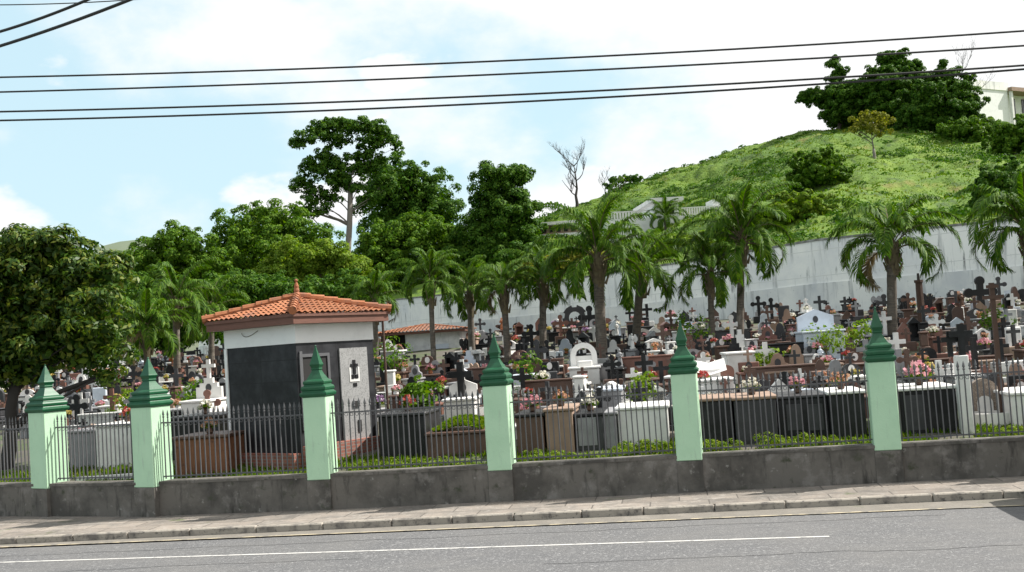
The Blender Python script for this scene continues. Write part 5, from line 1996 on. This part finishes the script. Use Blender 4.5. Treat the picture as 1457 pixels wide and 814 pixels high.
# wreath-like monument on a white post
p = at(818, 452, 44)
zz = zt(p.x, p.y)
t_ = thing('wreath_monument', 'dark open wreath-shaped monument on a white post beside the tall black cross', 'memorial', (p.x, p.y, zz), .1)
hp = p.z-zz
MB().box(-.07, .07, -.07, .07, -.2, hp-.42).build('post', MT['white'], t_)
wr = MB()
for i in range(14):
    a, b = 2*math.pi*i/14, 2*math.pi*(i+1)/14
    r1, r0_ = (.50 if i % 3 else .42), .24
    wr.prism([(r0_*math.cos(a), hp+r0_*math.sin(a)), (r1*math.cos(a), hp+r1*math.sin(a)), (r1*math.cos(b), hp+r1*math.sin(b)), (r0_*math.cos(b), hp+r0_*math.sin(b))], -.05, .05)
wr.build('wreath', MT['dark_g'], t_)
# white and pale landmarks
def landmark(px, py_base, t, stone, w, h, kind, hs, cross, lb, l=1.2, cs='white'):
    p = L(s_at(px, t, py_base), t)
    grave(p.x, p.y, TH*.5, stone, w, l, h, kind, hs, cross, stone, lb, group='pale tombs standing out among the graves', cross_h=.5)


landmark(1160, 480, 13.5, 'pale', 1.1, .7, 'gabled', .6, None, 'large pale blue-grey gabled tomb in front of the white wall')
landmark(1045, 495, 10.5, 'white', .7, .6, 'none', .5, None, 'bright white box tomb right of the fifth pillar finial')
landmark(830, 500, 12.0, 'white', .8, .3, 'arched', .55, None, 'white tomb with an open rounded arch left of the largest palm trunk')
landmark(660, 545, 6.8, 'white', .7, .4, 'gabled', .4, ('latin', 'white'), 'white gabled tomb with white cross above the brown grave')
landmark(1010, 530, 7.4, 'white', .8, .4, 'book', .6, None, 'white tomb with an open book right of the fifth pillar')
landmark(300, 530, 7.5, 'white', .7, .7, 'stepped', .5, ('latin', 'white'), 'tall white stepped tomb hard against the left of the tomb house')

# ------------------------------------------------------------------ overhead cables
def cable(pts, base, r, lb, slope=-math.tan(-.0)*0, yaw=TH, m_=None):
    """pts: three (px, py) on the cable; hangs in a vertical plane parallel to the fence that passes base metres from the lens"""
    xs, ys = zip(*pts)
    co = np.polyfit(xs, ys, 2)
    n = Vector((-math.sin(yaw), math.cos(yaw), 0))
    out = []
    for px in np.linspace(-500, 1957, 60):
        d = ray(float(px), float(np.polyval(co, px)))
        k = base/n.dot(d)
        out.append(Vector((0, 0, EYE))+d*k)
    o = MB().tube(out, r, 6).build('power_cable', MT['cable'], smooth=True)
    return tag(o, lb, 'cable', 'overhead cables above the street')


cable([(0, 110), (728, 86), (1457, 44)], 14.0, .0125, 'topmost of the four long cables crossing the whole sky')
cable([(0, 131), (728, 105), (1457, 65)], 14.0, .0125, 'second from the top of the four long cables crossing the sky')
cable([(0, 159), (728, 135), (1457, 93)], 14.2, .0135, 'third from the top of the four long cables, upper one of the close pair')
cable([(0, 171.5), (728, 145.5), (1457, 98.5)], 14.2, .0135, 'lowest of the four long cables crossing the sky')


def cable_seg(a, b, Da, Db, r, lb):
    pa, pb = at(*a, Da), at(*b, Db)
    pts = []
    for i in range(21):
        k = -.9+2.8*i/20
        p = pa+(pb-pa)*k
        p.z += .05*((k-.5)**2-.25)
        pts.append(p)
    o = MB().tube(pts, r, 6).build('power_cable', MT['cable'], smooth=True)
    tag(o, lb, 'cable', 'overhead cables above the street')


cable_seg((0, 45), (124, 0), 9.6, 9.2, .0125, 'upper thick cable slanting across the top left corner')
cable_seg((0, 65.5), (184, 0), 9.6, 9.0, .0135, 'lower thick cable slanting across the top left corner')
cable_seg((0, 7), (198, -1), 12, 12, .006, 'thin wire at the very top left corner')

# ------------------------------------------------------------------ parked car at the right edge
s_car = s_at(1490, -2.3, 670)
cp_ = L(s_car, -2.35, RD_Z)
t_ = thing('parked_car', 'black car at the right edge of which only the bumper corner shows', 'car', cp_, TH)
# local: x along the car from its left end, y across (+y = kerb side), z up
prof = [(.0, .30), (.06, .22), (.5, .20), (3.5, .20), (3.9, .24), (3.98, .4), (3.95, .62), (3.7, .78), (2.95, .90), (2.35, 1.36), (1.9, 1.45), (.8, 1.44), (.42, 1.36), (.16, .92), (.05, .82), (.02, .55)]
body = MB()
nn_ = len(prof)
secs = [(-.80, .94), (-.84, 1.0), (.0, 1.0), (.84, 1.0), (.80, .94)]
vs = []
for yy, k in ((-.80, .955), (-.845, .985), (-.70, 1.0), (.70, 1.0), (.845, .985), (.80, .955)):
    for x_, z_ in prof:
        tum = 1-.20*max(0, (z_-.85))
        vs.append((1.99+(x_-1.99)*k, yy*tum, .55+(z_-.55)*k))
fs = []
for i in range(5):
    for j in range(nn_):
        q = (j+1) % nn_
        fs.append((i*nn_+j, i*nn_+q, (i+1)*nn_+q, (i+1)*nn_+j))
fs.append(tuple(range(nn_-1, -1, -1)))
fs.append(tuple(range(5*nn_, 6*nn_)))
body.add(vs, fs).build('body', MT['car_paint'], t_)
MB().prism([(.42, .95), (1.35, .95), (1.35, 1.32), (.62, 1.32)], -.80, -.775).prism([(1.42, .95), (2.75, .95), (2.25, 1.30), (1.42, 1.32)], -.80, -.775).build('window', MT['glass'], t_)
MB().prism([(.42, .95), (1.35, .95), (1.35, 1.32), (.62, 1.32)], .775, .80).prism([(1.42, .95), (2.75, .95), (2.25, 1.30), (1.42, 1.32)], .775, .80).build('window', MT['glass'], t_)
MB().box(-.03, .10, -.74, .74, .30, .52, bev=.03).build('bumper', MT['dark_g'], t_)
MB().box(-.045, -.032, -.24, .24, .36, .48).build('number_plate', MT['plate'], t_)
for sg in (-1, 1):
    MB().box(.0, .12, sg*.66-.13, sg*.66+.13, .66, .86, bev=.02).build('headlamp', MT['glass'], t_)
    MB().box(3.86, 3.97, sg*.6-.16, sg*.6+.16, .60, .74, bev=.02).build('tail_lamp', MT['lamp_red'], t_)
    for x_ in (.72, 3.2):
        wv = MB()
        pr = [(.16, -.1), (.27, -.1), (.30, -.07), (.30, .07), (.27, .1), (.16, .1)]
        wv.ring(pr, 20)
        Mx = Matrix.Translation((x_, sg*.74, .30)) @ Matrix.Rotation(math.pi/2, 4, 'X')
        wv.v = [tuple(Mx @ Vector(v)) for v in wv.v]
        wh = wv.build('wheel', MT['tyre'], t_)
        rm = MB().ring([(.02, .105), (.16, .102), (.175, .08)], 16)
        Mx = Matrix.Translation((x_, sg*.74, .30)) @ Matrix.Rotation(-sg*math.pi/2, 4, 'X')
        rm.v = [tuple(Mx @ Vector(v)) for v in rm.v]
        rm.build('rim', MT['alloy'], wh)

sc.cycles.max_bounces = 6
sc.cycles.diffuse_bounces = 3
sc.cycles.glossy_bounces = 2
sc.cycles.transmission_bounces = 3
sc.cycles.transparent_max_bounces = 6
